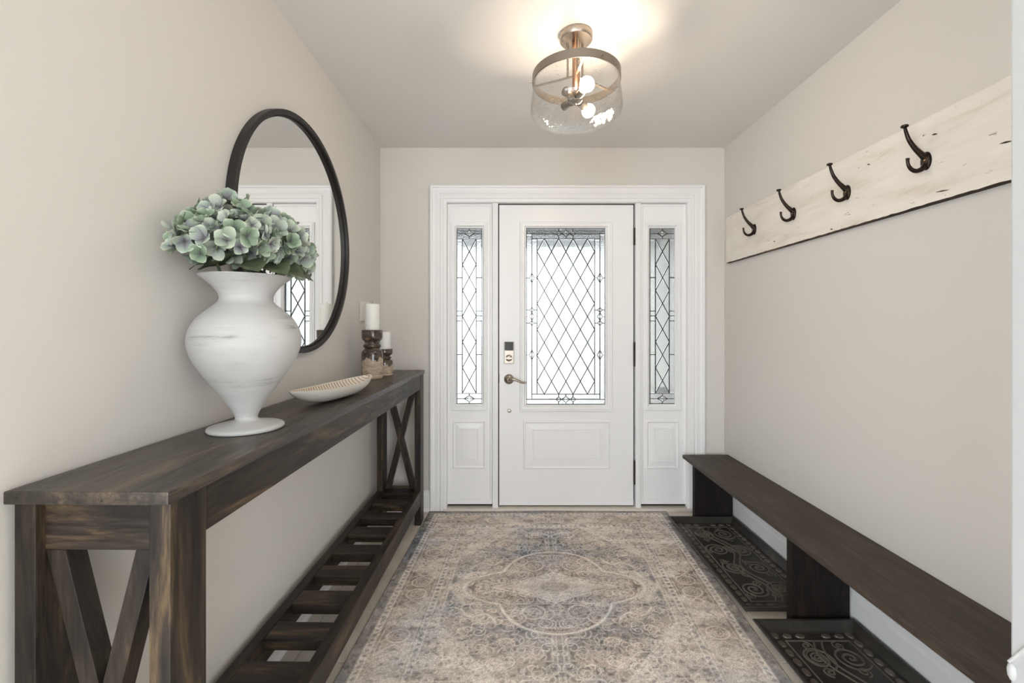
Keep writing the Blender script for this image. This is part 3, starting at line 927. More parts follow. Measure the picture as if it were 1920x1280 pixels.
# ------------------------------------------------------------------ round mirror on the left wall
def build_mirror():
    dc, Rm, h = 1.8255, 0.481, 0.370
    m = tag(empty('round_mirror', (XL, dc, EYE + h)), 'large round mirror with thin charcoal frame on left wall', 'mirror')
    n = 128
    prof = [(Rm, 0.001), (Rm, 0.028), (Rm - 0.002, 0.030), (Rm - 0.016, 0.030), (Rm - 0.018, 0.028), (Rm - 0.018, 0.014), (Rm - 0.026, 0.014), (Rm - 0.026, 0.001)]
    vs = []; fs = []
    for r, d in prof:
        for i in range(n):
            a = 2 * PI * i / n; vs.append((d, r * math.cos(a), r * math.sin(a)))
    k = len(prof)
    for j in range(k):
        for i in range(n):
            i2 = (i + 1) % n; j2 = (j + 1) % k
            fs.append((j * n + i, j * n + i2, j2 * n + i2, j2 * n + i))
    MB().add(vs, fs).build('frame', M['mirror_frame'], m, smooth=True)
    vs = [(0.010, (Rm - 0.02) * math.cos(2 * PI * i / n), (Rm - 0.02) * math.sin(2 * PI * i / n)) for i in range(n)]
    vs += [(0.004, y, z) for _, y, z in vs]
    fs = [tuple(range(n)), tuple(reversed(range(n, 2 * n)))] + [(i, (i + 1) % n, n + (i + 1) % n, n + i) for i in range(n)]
    MB().add(vs, fs).build('mirror_glass', M['mirror'], m)
build_mirror()

# ------------------------------------------------------------------ light switch
sw = tag(empty('light_switch', (XL, 2.63, EYE + 0.088)), 'white wall switch plate behind the tall candle', 'switch')
MB().box(0.0005, 0.007, -0.083, 0.083, -0.059, 0.059).build('plate', M['plastic'], sw, bevel=0.003)
for k in (-1, 0, 1):
    MB().box(0.006, 0.0105, k * 0.046 - 0.0165, k * 0.046 + 0.0165, -0.034, 0.034).build('rocker', M['plastic'], sw, bevel=0.002)

# ------------------------------------------------------------------ vase and hydrangeas
TT = 0.962
VX, VY = -0.729, 1.206
def spline(pts, n):
    """Catmull-Rom through (r, z) points"""
    out = []
    P_ = [pts[0]] + list(pts) + [pts[-1]]
    for i in range(1, len(P_) - 2):
        p0, p1, p2, p3 = [np.array(P_[k], float) for k in (i - 1, i, i + 1, i + 2)]
        for s in range(n):
            t = s / n
            out.append(tuple(0.5 * ((2 * p1) + (-p0 + p2) * t + (2 * p0 - 5 * p1 + 4 * p2 - p3) * t * t + (-p0 + 3 * p1 - 3 * p2 + p3) * t ** 3)))
    out.append(tuple(pts[-1]))
    return out
vp = [(0.092, 0.001), (0.094, 0.006), (0.088, 0.012), (0.060, 0.018), (0.034, 0.024), (0.0275, 0.032), (0.032, 0.046), (0.050, 0.078), (0.072, 0.110), (0.098, 0.148), (0.122, 0.188), (0.134, 0.222), (0.1365, 0.248), (0.131, 0.275),
      (0.114, 0.305), (0.088, 0.330), (0.069, 0.347), (0.0645, 0.359), (0.069, 0.374), (0.084, 0.394), (0.102, 0.410), (0.112, 0.4175)]
outer = spline(vp, 5)
inner = [(max(r - 0.006, 0.01), z) for r, z in reversed(outer) if z > 0.06]
vase = MB().lathe([(0.0, 0.001)] + outer + [(0.111, 0.420), (0.108, 0.420)] + inner + [(0.0, 0.06)], 72)
vo = vase.build('footed_vase', M['vase'], smooth=True, loc=(VX, VY, TT), angle=60)
tag(vo, 'white brushed urn vase with flared rim on the console table', 'vase')

def floret_mesh(seed):
    rng = random.Random(seed)
    vs = []; fs = []; rad = []
    for k in range(4):
        a0 = k * PI / 2 + rng.uniform(-0.2, 0.2)
        Lp = rng.uniform(0.021, 0.027); Wp = Lp * rng.uniform(0.52, 0.64)
        cup = rng.uniform(0.3, 1.1); lift = rng.uniform(0.15, 1.0); twist = rng.uniform(-0.5, 0.5)
        nu, nv = 5, 5
        b = len(vs)
        for i in range(nu):
            s = i / (nu - 1)
            w = Wp * (math.sin(PI * min(1, 0.10 + 0.82 * s)) ** 0.62)
            if i == nu - 1: w = Wp * 0.42
            for j in range(nv):
                q = (j / (nv - 1) - 0.5) * 2
                x = Lp * (0.06 + s * (1.0 - 0.10 * q * q)); y = w * q
                z = lift * x + cup * (q * q) * w * 0.55 - 0.35 * Lp * s * s * (1 - cup) + 0.0018 * math.sin(5 * q + k) * s
                z += twist * y * s
                vs.append((x * math.cos(a0) - y * math.sin(a0), x * math.sin(a0) + y * math.cos(a0), z + 0.0012 * (k % 2)))
                rad.append(min(1, math.hypot(s, 0.55 * q * s)))
        for i in range(nu - 1):
            for j in range(nv - 1):
                c = b + i * nv + j
                fs.append((c, c + 1, c + nv + 1, c + nv))
    # centre bead
    b = len(vs)
    for i in range(6): vs.append((0.0025 * math.cos(i * PI / 3), 0.0025 * math.sin(i * PI / 3), 0.002)); rad.append(0)
    vs.append((0, 0, 0.005)); rad.append(0)
    for i in range(6): fs.append((b + i, b + (i + 1) % 6, b + 6))
    me = bpy.data.meshes.new('floret'); me.from_pydata(vs, [], fs)
    at = me.attributes.new('rad', 'FLOAT', 'POINT'); at.data.foreach_set('value', rad)
    for p in me.polygons: p.use_smooth = True
    return me
floret_meshes = []
for s in range(12):
    me = floret_mesh(s); me.materials.append(M['petal%d' % (s % 4)]); floret_meshes.append(me)

def leaf_mesh(L_, W_, bend, seed):
    rng = random.Random(seed); vs = []; fs = []
    nu, nv = 12, 7
    for i in range(nu):
        s = i / (nu - 1)
        w = W_ * (math.sin(PI * s ** 0.8) ** 0.8) * (1 + 0.06 * (i % 2)) + 0.0008
        for j in range(nv):
            q = (j / (nv - 1) - 0.5) * 2
            vs.append((L_ * s, w * q, -bend * L_ * s * s + 0.18 * abs(q) * w + 0.002 * math.sin(9 * s + 3 * abs(q))))
    for i in range(nu - 1):
        for j in range(nv - 1):
            c = i * nv + j; fs.append((c, c + 1, c + nv + 1, c + nv))
    me = bpy.data.meshes.new('leaf'); me.from_pydata(vs, [], fs)
    for p in me.polygons: p.use_smooth = True
    me.materials.append(M['leaf'])
    return me

heads = [  # dx, dy, z above the table, radius, florets, label
    (-0.040, -0.098, 0.492, 0.078, 46, 'leftmost green hydrangea head, nearest the wall and camera'),
    (0.044, -0.078, 0.502, 0.076, 46, 'hydrangea head over the front left rim of the white vase'),
    (-0.040, -0.010, 0.560, 0.082, 46, 'topmost hydrangea head of the bouquet'),
    (0.062, 0.012, 0.520, 0.078, 46, 'hydrangea head in the front middle of the bouquet'),
    (-0.020, 0.095, 0.540, 0.076, 44, 'hydrangea head at the rear of the bouquet, before the mirror'),
    (0.060, 0.098, 0.502, 0.072, 44, 'hydrangea head above the front right rim of the vase'),
    (0.045, 0.170, 0.476, 0.054, 28, 'small drooping hydrangea head at the right end of the bouquet'),
]
for hi, (dx, dy, hz, hr, nf, lab) in enumerate(heads):
    rng = random.Random(100 + hi)
    rt = tag(empty('hydrangea', (VX, VY, TT)), lab, 'flower', 'hydrangeas in the white vase')
    c = Vector((dx, dy, hz))
    base = Vector((dx * 0.15, dy * 0.15, 0.22)); neck = Vector((dx * 0.55, dy * 0.45, 0.40))
    pts = []
    for k in range(9):
        t = k / 8
        pts.append(base * (1 - t) ** 2 + neck * 2 * t * (1 - t) + c * t * t)
    MB().tube(pts, 0.0035, 8).build('stem', M['stem_green'], rt, smooth=True)
    for k in range(nf):
        zz = 1 - (k + 0.5) / nf * 1.55
        ph = k * 2.39996 + hi
        rr = math.sqrt(max(0, 1 - zz * zz))
        d = Vector((rr * math.cos(ph), rr * math.sin(ph), zz)) + Vector((rng.uniform(-.12, .12), rng.uniform(-.12, .12), rng.uniform(-.1, .1)))
        d.normalize()
        pos = c + Vector((d.x * hr * 0.9, d.y * hr, d.z * hr * 0.82)) * rng.uniform(0.86, 1.02)
        q = d.to_track_quat('Z', 'Y').to_matrix().to_4x4() @ Matrix.Rotation(rng.uniform(0, 2 * PI), 4, 'Z') @ Matrix.Rotation(rng.uniform(-0.8, 0.8), 4, 'X')
        o = bpy.data.objects.new('floret', floret_meshes[rng.randrange(12)])
        s_ = rng.uniform(0.82, 1.12)
        o.matrix_world = Matrix.Translation(pos) @ q @ Matrix.Scale(s_, 4)
        col.objects.link(o); o.parent = rt
    lf = {0: [(-1.9, 0.10, 0.034)], 1: [(-0.9, 0.10, 0.04), (-2.2, 0.09, 0.04)], 3: [(-0.5, 0.10, 0.045)], 5: [(0.35, 0.11, 0.045), (-0.15, 0.10, 0.042)], 4: [(2.0, 0.09, 0.035)]}.get(hi, [])
    for (a, ll, lw) in lf:
        o = link_mesh('leaf', leaf_mesh(ll, lw, 0.25, hi), None, rt)
        o.location = (dx * 0.35 + 0.03 * math.cos(a), dy * 0.3 + 0.03 * math.sin(a), 0.455)
        o.rotation_euler = (0.35, 0.12, a)

# ------------------------------------------------------------------ boat bowl
def build_bowl():
    tipA, tipB = Vector((-0.730, 1.445)), Vector((-0.632, 1.965))
    d = tipB - tipA; Lh = d.length / 2; c = (tipA + tipB) / 2
    root = tag(empty('boat_bowl', (c.x, c.y, TT), math.atan2(d.y, d.x)), 'long boat-shaped cream bowl with ribbed inside on the console table', 'bowl')
    nu, nv = 72, 20
    def hw(s): return 0.068 * max(0.0, 1 - abs(s) ** 2.3) ** 0.75 + 0.0004
    def rim(s): return 0.054 + 0.012 * s * s
    def bot(s): return 0.001 + 0.060 * abs(s) ** 3.2
    def surf(s, q, inset, lift):
        w = max(hw(s) - inset, 0.0002); zb = min(bot(s) + lift, rim(s) - 0.0005); zr = rim(s)
        return (s * (Lh - inset), w * math.sin(q * PI / 2), zb + (zr - zb) * (1 - math.cos(q * PI / 2)) ** 1.0)
    def sheet(inset, lift, ribs=False):
        vs = []; fs = []
        for i in range(nu + 1):
            s = -1 + 2 * i / nu
            for j in range(nv + 1):
                vs.append(surf(s, -1 + 2 * j / nv, inset, lift))
        for i in range(nu):
            for j in range(nv):
                k = i * (nv + 1) + j; fs.append((k, k + 1, k + nv + 2, k + nv + 1))
        return vs, fs
    m = MB(); vs, fs = sheet(0, 0); m.add(vs, fs); b = len(m.v)
    vi, fi = sheet(0.006, 0.006); m.add(vi, [tuple(reversed(f)) for f in fi], 1)
    for i in range(nu):
        for j in (0, nv):
            k = i * (nv + 1) + j
            m.add([], []); m.f.append((k, k + nv + 1, b + k + nv + 1, b + k)); m.m.append(1)
    me = m.mesh('hull', smooth=True, angle=50)
    me.materials.append(M['bowl_out']); me.materials.append(M['bowl_in'])
    link_mesh('hull', me, None, root)
    n_rib = 30
    for r in range(n_rib):
        s0 = -0.93 + 1.86 * r / (n_rib - 1)
        pts = []
        for j in range(13):
            q = -0.96 + 1.92 * j / 12
            s = s0 + 0.045 * (1 - q * q)
            if abs(s) > 0.965: continue
            p = surf(s, q, 0.0064, 0.0064); pts.append(p)
        if len(pts) > 3:
            MB().tube(pts, 0.0014, 6).build('groove', M['bowl_groove'], root, smooth=True)
build_bowl()

# ------------------------------------------------------------------ candles and holders
def holder(name, x, y, r, h, label, mat):
    s = r / 0.056
    z = lambda t: t * h
    pr = [(0.0, 0.001), (0.054, 0.001), (0.056, 0.004), (0.056, z(.07)), (0.053, z(.085)), (0.0545, z(.10)), (0.056, z(.14)), (0.0565, z(.45)), (0.056, z(.52)), (0.052, z(.57)), (0.041, z(.605)), (0.038, z(.625)), (0.045, z(.645)), (0.0475, z(.67)), (0.045, z(.695)), (0.039, z(.715)),
          (0.0385, z(.745)), (0.043, z(.775)), (0.052, z(.81)), (0.0545, z(.86)), (0.0545, z(.99)), (0.053, z(1.0)), (0.046, z(1.0)), (0.044, z(.985)), (0.0, z(.98))]
    pr = [(a * s, b) for a, b in pr]
    o = MB().lathe(pr, 48).build(name, mat, smooth=True, loc=(x, y, TT), angle=50)
    return tag(o, label, 'candle holder', 'ceramic candle holders')
def candle(x, y, z, r, h, label):
    c = tag(empty('pillar_candle', (x, y, z)), label, 'candle', 'white pillar candles')
    MB().lathe([(0.0, 0.0), (r - 0.001, 0.0), (r, 0.002), (r, h - 0.004), (r - 0.003, h - 0.0005), (r - 0.006, h), (r * 0.5, h - 0.004), (0.0, h - 0.005)], 48).build('wax', M['wax'], c, smooth=True)
    MB().tube([(0, 0, h - 0.006), (0.001, 0, h + 0.004), (0.003, 0, h + 0.009)], 0.0009, 6).build('wick', M['wick'], c)
holder('candle_holder', -0.750, 2.365, 0.0565, 0.262, 'taller brown drip-glazed candle holder, nearer the bowl', mat_glaze(0.105))
candle(-0.750, 2.365, TT + 0.2575, 0.039, 0.145, 'taller white pillar candle on the taller holder')
holder('candle_holder', -0.728, 2.512, 0.049, 0.152, 'shorter brown drip-glazed candle holder behind the tall one', mat_glaze(0.060))
candle(-0.728, 2.512, TT + 0.1495, 0.0365, 0.100, 'shorter white pillar candle behind the tall one')

# ------------------------------------------------------------------ coat board and hooks
def build_board():
    y0, y1, z0, z1 = 0.66, 2.874, 1.657, 1.956
    n = 110; rng = random.Random(5)
    xf, xb = XR - 0.024, XR - 0.0005
    vs = []; fs = []; mi = []
    for i in range(n + 1):
        y = y0 + (y1 - y0) * i / n
        dt = rng.uniform(-0.0015, 0.0012); db = rng.uniform(-0.001, 0.0015)
        vs += [(xf + 0.002, y, z0 + db), (xf, y, z0 + 0.003 + db), (xf, y, z1 - 0.003 + dt), (xf + 0.002, y, z1 + dt), (xb, y, z1), (xb, y, z0)]
    for i in range(n):
        for k in range(6):
            k2 = (k + 1) % 6
            fs.append((i * 6 + k, i * 6 + k2, (i + 1) * 6 + k2, (i + 1) * 6 + k)); mi.append(1 if k in (0, 5) else 0)
    fs += [tuple(range(6)), tuple(range(n * 6, n * 6 + 6))]; mi += [1, 1]
    m = MB(); m.v = vs; m.f = fs; m.m = mi
    o = m.build('coat_board', [M['board'], M['board_edge']])
    tag(o, 'wide whitewashed barn board mounted on right wall with hooks', 'board')
    for (py, pz, ln) in ((1.435, 1.688, 0.040), (1.46, 1.885, 0.018), (1.73, 1.884, 0.014), (1.25, 1.77, 0.03), (2.35, 1.70, 0.012), (1.05, 1.85, 0.03), (1.93, 1.672, 0.014)):
        g = MB().tube([(xf - 0.0002, py - ln / 2, pz - 0.003), (xf - 0.0008, py, pz), (xf - 0.0002, py + ln / 2, pz + 0.002)], [0.0012, 0.0034, 0.001], 8, flat=0.8)
        g.build('knot_gouge', M['board_edge'], o, smooth=True)
build_board()

def hook_parts(root):
    # local: wall normal is -x, z up
    base = MB()
    n = 28
    rings = [(1.0, 0.0), (1.0, 0.004), (0.86, 0.0075), (0.5, 0.0095), (0.001, 0.010)]
    vs = []; fs = []
    for s, d in rings:
        for i in range(n):
            a = 2 * PI * i / n
            vs.append((-d, 0.0185 * s * math.cos(a), 0.031 * s * math.sin(a)))
    for j in range(len(rings) - 1):
        for i in range(n):
            fs.append((j * n + i, j * n + (i + 1) % n, (j + 1) * n + (i + 1) % n, (j + 1) * n + i))
    fs.append(tuple(range(n)))
    base.add(vs, fs)
    parts = [('base_plate', base, True)]
    up = spline([(-0.006, 0.012), (-0.022, 0.026), (-0.042, 0.046), (-0.060, 0.072), (-0.070, 0.098), (-0.074, 0.114)], 4)
    k = len(up)
    parts.append(('upper_arm', MB().tube([(x, 0, z) for x, z in up], [0.012 - 0.0075 * (i / (k - 1)) ** 0.6 for i in range(k)], 12), True))
    lo = spline([(-0.005, -0.016), (-0.018, -0.028), (-0.036, -0.034), (-0.052, -0.028), (-0.062, -0.014), (-0.065, 0.002), (-0.064, 0.008)], 4)
    k = len(lo)
    parts.append(('lower_arm', MB().tube([(x, 0, z) for x, z in lo], [0.0095 - 0.0045 * min(1, i / (k - 8)) + (0.001 if i > k - 4 else 0) for i in range(k)], 12), True))
    cap = MB().lathe([(0.004, -0.004), (0.0105, -0.001), (0.0115, 0.003), (0.009, 0.006), (0.0, 0.007)], 20, (-0.075, 0, 0.116))
    parts.append(('end_cap', cap, True))
    for nm, mb, sm in parts:
        me = mb.mesh(nm, smooth=sm, angle=50); me.materials.append(M['bronze']); link_mesh(nm, me, None, root)
    sc_ = MB().lathe([(0.004, 0), (0.004, 0.0012), (0.0015, 0.002)], 12)
    me = sc_.mesh('screw', smooth=True); me.materials.append(M['copper'])
    link_mesh('screw', me, None, root, (-0.0095, -0.003, 0.003), (0, -PI / 2, 0))
hy = [2.539, 2.187, 1.838, 1.488]
hl = ['bronze double coat hook closest to the front door', 'bronze double coat hook second from the front door', 'bronze double coat hook third from the front door', 'bronze double coat hook farthest from the front door']
proto = None
for y, lab in zip(hy, hl):
    r_ = tag(empty('coat_hook', (XR - 0.0245, y, EYE + 0.561)), lab, 'coat hook', 'bronze hooks on the white board')
    if proto is None:
        hook_parts(r_); proto = r_
    else:
        for ch in list(proto.children):
            c2 = ch.copy(); col.objects.link(c2); c2.parent = r_

# ------------------------------------------------------------------ bench
bn = tag(empty('shoe_bench', (1.29, 1.8, 0)), 'low dark brown plank bench along the right wall', 'bench')
def wbox(mb, x0, x1, y0, y1, z0, z1): return mb.box(x0 - 1.29, x1 - 1.29, y0 - 1.8, y1 - 1.8, z0, z1)
wbox(MB(), 1.135, XR - 0.002, 0.66, 2.895, 0.372, 0.394).build('seat_board', M['bench'], bn, bevel=0.002)
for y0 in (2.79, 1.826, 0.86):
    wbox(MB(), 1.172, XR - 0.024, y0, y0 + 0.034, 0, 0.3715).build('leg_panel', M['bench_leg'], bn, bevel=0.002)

# ------------------------------------------------------------------ boot trays
def spiral(cx, cy, r0, turns, start, sgn, n=40):
    out = []
    for i in range(n + 1):
        t = i / n
        r = r0 * (1 - t) ** 0.9 + 0.002
        a = start + sgn * turns * 2 * PI * t
        out.append((cx + r * math.cos(a), cy + r * math.sin(a)))
    return out
def tray_parts(root, wx, wy):
    """local: centred, x half width wx, y half length wy"""
    hz = 0.042
    prof = [(0.000, 0.040), (0.002, 0.042), (0.012, 0.042), (0.014, 0.040), (0.034, 0.012), (0.040, 0.009)]
    outp = [(0.000, 0.040), (0.003, 0.035), (0.030, 0.001)]
    vs = []; fs = []
    full = list(reversed(outp)) + prof[1:]
    for t, z in full: vs += [(-wx + t, -wy + t, z), (-wx + t, wy - t, z), (wx - t, wy - t, z), (wx - t, -wy + t, z)]
    k = len(full)
    for j in range(k - 1):
        for i in range(4):
            fs.append((j * 4 + i, j * 4 + (i + 1) % 4, (j + 1) * 4 + (i + 1) % 4, (j + 1) * 4 + i))
    fs.append((0, 1, 2, 3)); fs.append(tuple((k - 1) * 4 + i for i in range(4)))
    me = MB().add(vs, fs).mesh('tray_body', bevel=0.0015); me.materials.append(M['tray'])
    link_mesh('tray_body', me, None, root)
    z0 = 0.0095
    rel = MB()
    ix, iy = wx - 0.085, wy - 0.085
    def line(pts, r): rel.tube([(x, y, z0) for x, y in pts], r, 6, flat=0.9, fixed=(0, 0, 1))
    ny = 4
    for a in range(ny):
        for b in range(2):
            cx = (-0.5 + b) * ix * 0.98; cy = -iy + (a + 0.5) * 2 * iy / ny
            s = 1 if (a + b) % 2 else -1
            r = min(ix * 0.46, iy / ny * 0.84)
            line(spiral(cx, cy, r, 2.4, PI / 2 * a + b, s), 0.0042)
            line(spiral(cx, cy, r * 0.72, 1.6, PI / 2 * a + b + 2.2, s), 0.003)
            for q in range(2):
                ang = PI / 4 + a * 1.3 + q * PI
                line(spiral(cx + r * 1.02 * math.cos(ang), cy + r * 1.12 * math.sin(ang), r * 0.36, 1.6, ang, -s, 24), 0.0032)
    for sgn in (-1, 1):   # long S curves between the scrolls
        line([(sgn * ix * 0.12 + 0.035 * math.sin(t * PI * 4 / 20 * 1.0), -iy + 2 * iy * t / 20) for t in range(21)], 0.004)
        line([(sgn * ix * 0.99, -iy + 2 * iy * t / 20) for t in range(21)], 0.003)
        line([(-ix + 2 * ix * t / 10, sgn * iy * 1.0) for t in range(11)], 0.0035)
    me = rel.mesh('scroll_relief', smooth=True); me.materials.append(M['tray_relief'])
    o = link_mesh('scroll_relief', me, None, root)
    ov = MB()
    def oval(x, y, a, b):
        n = 16
        for rr, zz in (((1.0), 0.0),):
            pts = [(x + a * math.cos(2 * PI * i / n), y + b * math.sin(2 * PI * i / n), z0 + 0.0005) for i in range(n)] 
        ov.add([(x + a * math.cos(2 * PI * i / n), y + b * math.sin(2 * PI * i / n), z0 - 0.001) for i in range(n)] + [(x + a * .8 * math.cos(2 * PI * i / n), y + b * .8 * math.sin(2 * PI * i / n), z0 + 0.004) for i in range(n)] + [(x, y, z0 + 0.0022)],
               [(i, (i + 1) % n, n + (i + 1) % n, n + i) for i in range(n)] + [(n + i, n + (i + 1) % n, 2 * n) for i in range(n)])
    m = 0.055
    ky = int(2 * (wy - m) / 0.046)
    for i in range(ky + 1):
        y = -(wy - m) + 2 * (wy - m) * i / ky
        for s in (-1, 1): oval(s * (wx - m - 0.006), y, 0.013, 0.0185)
    kx = int(2 * (wx - m) / 0.05)
    for i in range(1, kx):
        x = -(wx - m) + 2 * (wx - m) * i / kx
        if abs(i - kx / 2) < 0.6: continue
        for s in (-1, 1): oval(x, s * (wy - m - 0.004), 0.0185, 0.012)
    me = ov.mesh('oval_border', smooth=True); me.materials.append(M['tray_relief'])
    link_mesh('oval_border', me, None, root)['kind'] = 'stuff'
    o['kind'] = 'stuff'
tr1 = tag(empty('boot_tray', (1.203, 2.325, 0)), 'black scrolled rubber boot tray nearer the front door, under the bench', 'boot tray', 'black rubber boot trays')
tray_parts(tr1, 0.210, 0.449)
tr2 = tag(empty('boot_tray', (1.203, 1.352, 0)), 'black scrolled rubber boot tray at the bottom edge, farther from the door', 'boot tray', 'black rubber boot trays')
for ch in list(tr1.children):
    c2 = ch.copy(); col.objects.link(c2); c2.parent = tr2

# ------------------------------------------------------------------ rug
def build_rug():
    HW, HL = 0.80, 0.94
    st = 0.0032
    nu = int(2 * HW / st); nv = int(2 * HL / st)
    rs = np.random.RandomState(11)
    qa, qb = int(HW / st) + 2, int(HL / st) + 2
    def vnoise(shape, cell, oct=4, seed=0, ax=(1, 1), pers=0.55):
        r = np.random.RandomState(seed); out = np.zeros(shape); amp = 1; tot = 0
        for k in range(oct):
            cu, cv = max(1.5, cell * ax[0] / 2 ** k), max(1.5, cell * ax[1] / 2 ** k)
            g = r.rand(int(shape[0] / cu) + 3, int(shape[1] / cv) + 3)
            iu = np.arange(shape[0]) / cu; iv = np.arange(shape[1]) / cv
            u0 = iu.astype(int); v0 = iv.astype(int); fu = iu - u0; fv = iv - v0
            fu = fu * fu * (3 - 2 * fu); fv = fv * fv * (3 - 2 * fv)
            a = g[np.ix_(u0, v0)]; b = g[np.ix_(u0 + 1, v0)]; c = g[np.ix_(u0, v0 + 1)]; d = g[np.ix_(u0 + 1, v0 + 1)]
            FU = fu[:, None]; FV = fv[None, :]
            out += amp * (a * (1 - FU) * (1 - FV) + b * FU * (1 - FV) + c * (1 - FU) * FV + d * FU * FV)
            tot += amp; amp *= pers
        return out / tot
    # quadrant design, index by metres from the centre
    A = (np.arange(qa) * st)[:, None] * np.ones((1, qb)); B = np.ones((qa, 1)) * (np.arange(qb) * st)[None, :]
    line = np.zeros((qa, qb))
    def stamp(pts, w, val=1.0):
        pts = np.array(pts)
        for (a, b), (c, d) in zip(pts[:-1], pts[1:]):
            L_ = math.hypot(c - a, d - b); k = max(1, int(L_ / (st * 0.6)))
            for t in np.linspace(0, 1, k + 1):
                x, y = a + (c - a) * t, b + (d - b) * t
                if not (-w < x < HW + w and -w < y < HL + w): continue
                i0, i1 = max(0, int((x - w) / st)), min(qa, int((x + w) / st) + 2)
                j0, j1 = max(0, int((y - w) / st)), min(qb, int((y + w) / st) + 2)
                if i0 >= i1 or j0 >= j1: continue
                dd = np.hypot(A[i0:i1, j0:j1] - x, B[i0:i1, j0:j1] - y)
                line[i0:i1, j0:j1] = np.maximum(line[i0:i1, j0:j1], val * np.clip(1.3 - dd / w, 0, 1))
    def circ(cx, cy, r, a0=0, a1=2 * PI, n=40, sq=1.0): return [(cx + r * math.cos(a0 + (a1 - a0) * i / n), cy + sq * r * math.sin(a0 + (a1 - a0) * i / n)) for i in range(n + 1)]
    rng = random.Random(21)
    e = np.minimum(HW - A, HL - B)
    EB = (0.045, 0.075, 0.235, 0.262)
    # medallion shape (lobes), signed
    lob = np.minimum(np.hypot(A / 0.255, (B - 0.085) / 0.265), np.hypot(A / 0.43, B / 0.17))
    wing = np.maximum(A / 0.50 + B / 0.75, B / 0.14)
    ogee = (A / 0.32) ** 0.85 + (B / 0.135) ** 0.85
    n_s = vnoise((qa, qb), 34, 4, 3); n_f = vnoise((qa, qb), 9, 3, 4)
    cream = np.array([250, 240, 228.]); beige = np.array([222, 209, 197.]); taupe = np.array([184, 170, 159.]); slate = np.array([146, 143, 142.]); brown = np.array([164, 147, 135.])
    def C(c): return np.ones((qa, qb, 1)) * c
    def mix(a, b, f): return a * (1 - f[..., None]) + b * f[..., None]
    sm = lambda x, a, b: np.clip((x - a) / (b - a), 0, 1)
    img = mix(C(taupe), C(slate), sm(n_s, 0.40, 0.62))
    # spandrel fields towards the corners
    sp = (A / 0.53 + B / 0.80)
    st8 = np.maximum(np.maximum(A / 0.50, B / 0.66), (A + B * 0.8) / 0.72); sp = 1.12 * st8
    spm = ((sp > 1.12) & (e > EB[3])).astype(float)
    img = mix(img, mix(C(beige), C(taupe), sm(n_s, 0.4, 0.7)), spm * 0.85)
    # pendants and medallion
    img = mix(img, mix(C(taupe), C(beige), sm(n_f, 0.3, 0.7)), (wing < 1).astype(float) * 0.8)
    img = mix(img, mix(C(taupe), C(brown), sm(n_f, 0.3, 0.6)), (lob < 1).astype(float) * 0.85)
    img = mix(img, mix(C(beige), C(taupe), sm(n_f, 0.35, 0.8) * 0.6), (ogee < 1).astype(float))
    core = np.hypot(A / 0.075, B / 0.045)
    img = mix(img, C(taupe), ((core < 1) & (core > 0.4)).astype(float) * 0.6)
    for fld, w, s in ((lob, 0.030, 1.0), (ogee, 0.034, 0.8), (wing, 0.02, 0.7), (core, 0.10, 0.5)):
        line[:] = np.maximum(line, s * np.clip(1.4 - np.abs(fld - 1) / w, 0, 1) * (e > EB[3]))
    line[:] = np.maximum(line, 0.55 * np.clip(1.4 - np.abs(lob - 0.86) / 0.018, 0, 1))
    line[:] = np.maximum(line, 0.7 * np.clip(1.4 - np.abs(sp - 1.12) / 0.012, 0, 1) * (e > EB[3]))
    line[:] = np.maximum(line, 0.5 * np.clip(1.4 - np.abs(sp - 1.16) / 0.008, 0, 1) * (e > EB[3]))
    # dense dark stippling and curling vines
    def curl(x, y, r, w, v):
        a = rng.uniform(0, 2 * PI); s = rng.choice((-1, 1)); tn = rng.uniform(0.6, 1.4)
        stamp([(x + r * (1 - t / 18 * 0.8) * math.cos(a + s * tn * 2 * PI * t / 18), y + r * (1 - t / 18 * 0.8) * math.sin(a + s * tn * 2 * PI * t / 18)) for t in range(19)], w, v)
    for k in range(420):
        x, y = rng.uniform(0, 0.54), rng.uniform(0, HL - 0.27)
        curl(x, y, rng.uniform(0.010, 0.045), 0.0034, rng.uniform(0.35, 0.95))
    for (x, y, r) in ((0.10, 0.20, 0.05), (0.17, 0.24, 0.038), (0.24, 0.13, 0.03), (0.05, 0.28, 0.03), (0.40, 0.10, 0.035), (0.42, 0.05, 0.03)):
        stamp(circ(x, y, r), 0.0042, 0.8); stamp(circ(x, y, r * 0.55), 0.0036, 0.7)
    for k in range(4):      # thick feathered arcs about the medallion
        stamp([(0.26 + 0.16 * t / 12, 0.27 - 0.03 * math.sin(t / 12 * PI * 2) - 0.10 * t / 12) for t in range(13)], 0.007, 0.95)
    stamp([(0.0, 0.52), (0.03, 0.52), (0.03, 0.36)], 0.005, 0.6); stamp([(0.012, 0.62), (0.012, 0.36)], 0.004, 0.6)
    stamp([(0.05, 0.60), (0.14, 0.60), (0.19, 0.66), (0.30, 0.66), (0.34, 0.60), (0.53, 0.60)], 0.005, 0.7)
    stamp([(0.20, 0.68), (0.20, 0.55), (0.30, 0.46), (0.42, 0.46), (0.42, 0.36), (0.53, 0.27)], 0.005, 0.7)
    # border
    bm = ((e > EB[1]) & (e < EB[2])).astype(float)
    img = mix(img, mix(C(brown), C(beige), sm(n_s, 0.30, 0.62)), bm)
    gb = (((e > EB[0]) & (e <= EB[1])) | ((e >= EB[2]) & (e < EB[3]))).astype(float)
    along = np.where(HW - A < HL - B, B, A)
    cc = np.where(e < 0.15, (EB[0] + EB[1]) / 2, (EB[2] + EB[3]) / 2)
    dots = (np.hypot((along % 0.030) - 0.015, e - cc) < 0.0078).astype(float)
    img = mix(img, C(cream * 0.98), gb * 0.75); img = mix(img, C(slate * 0.95), gb * dots * 0.7)
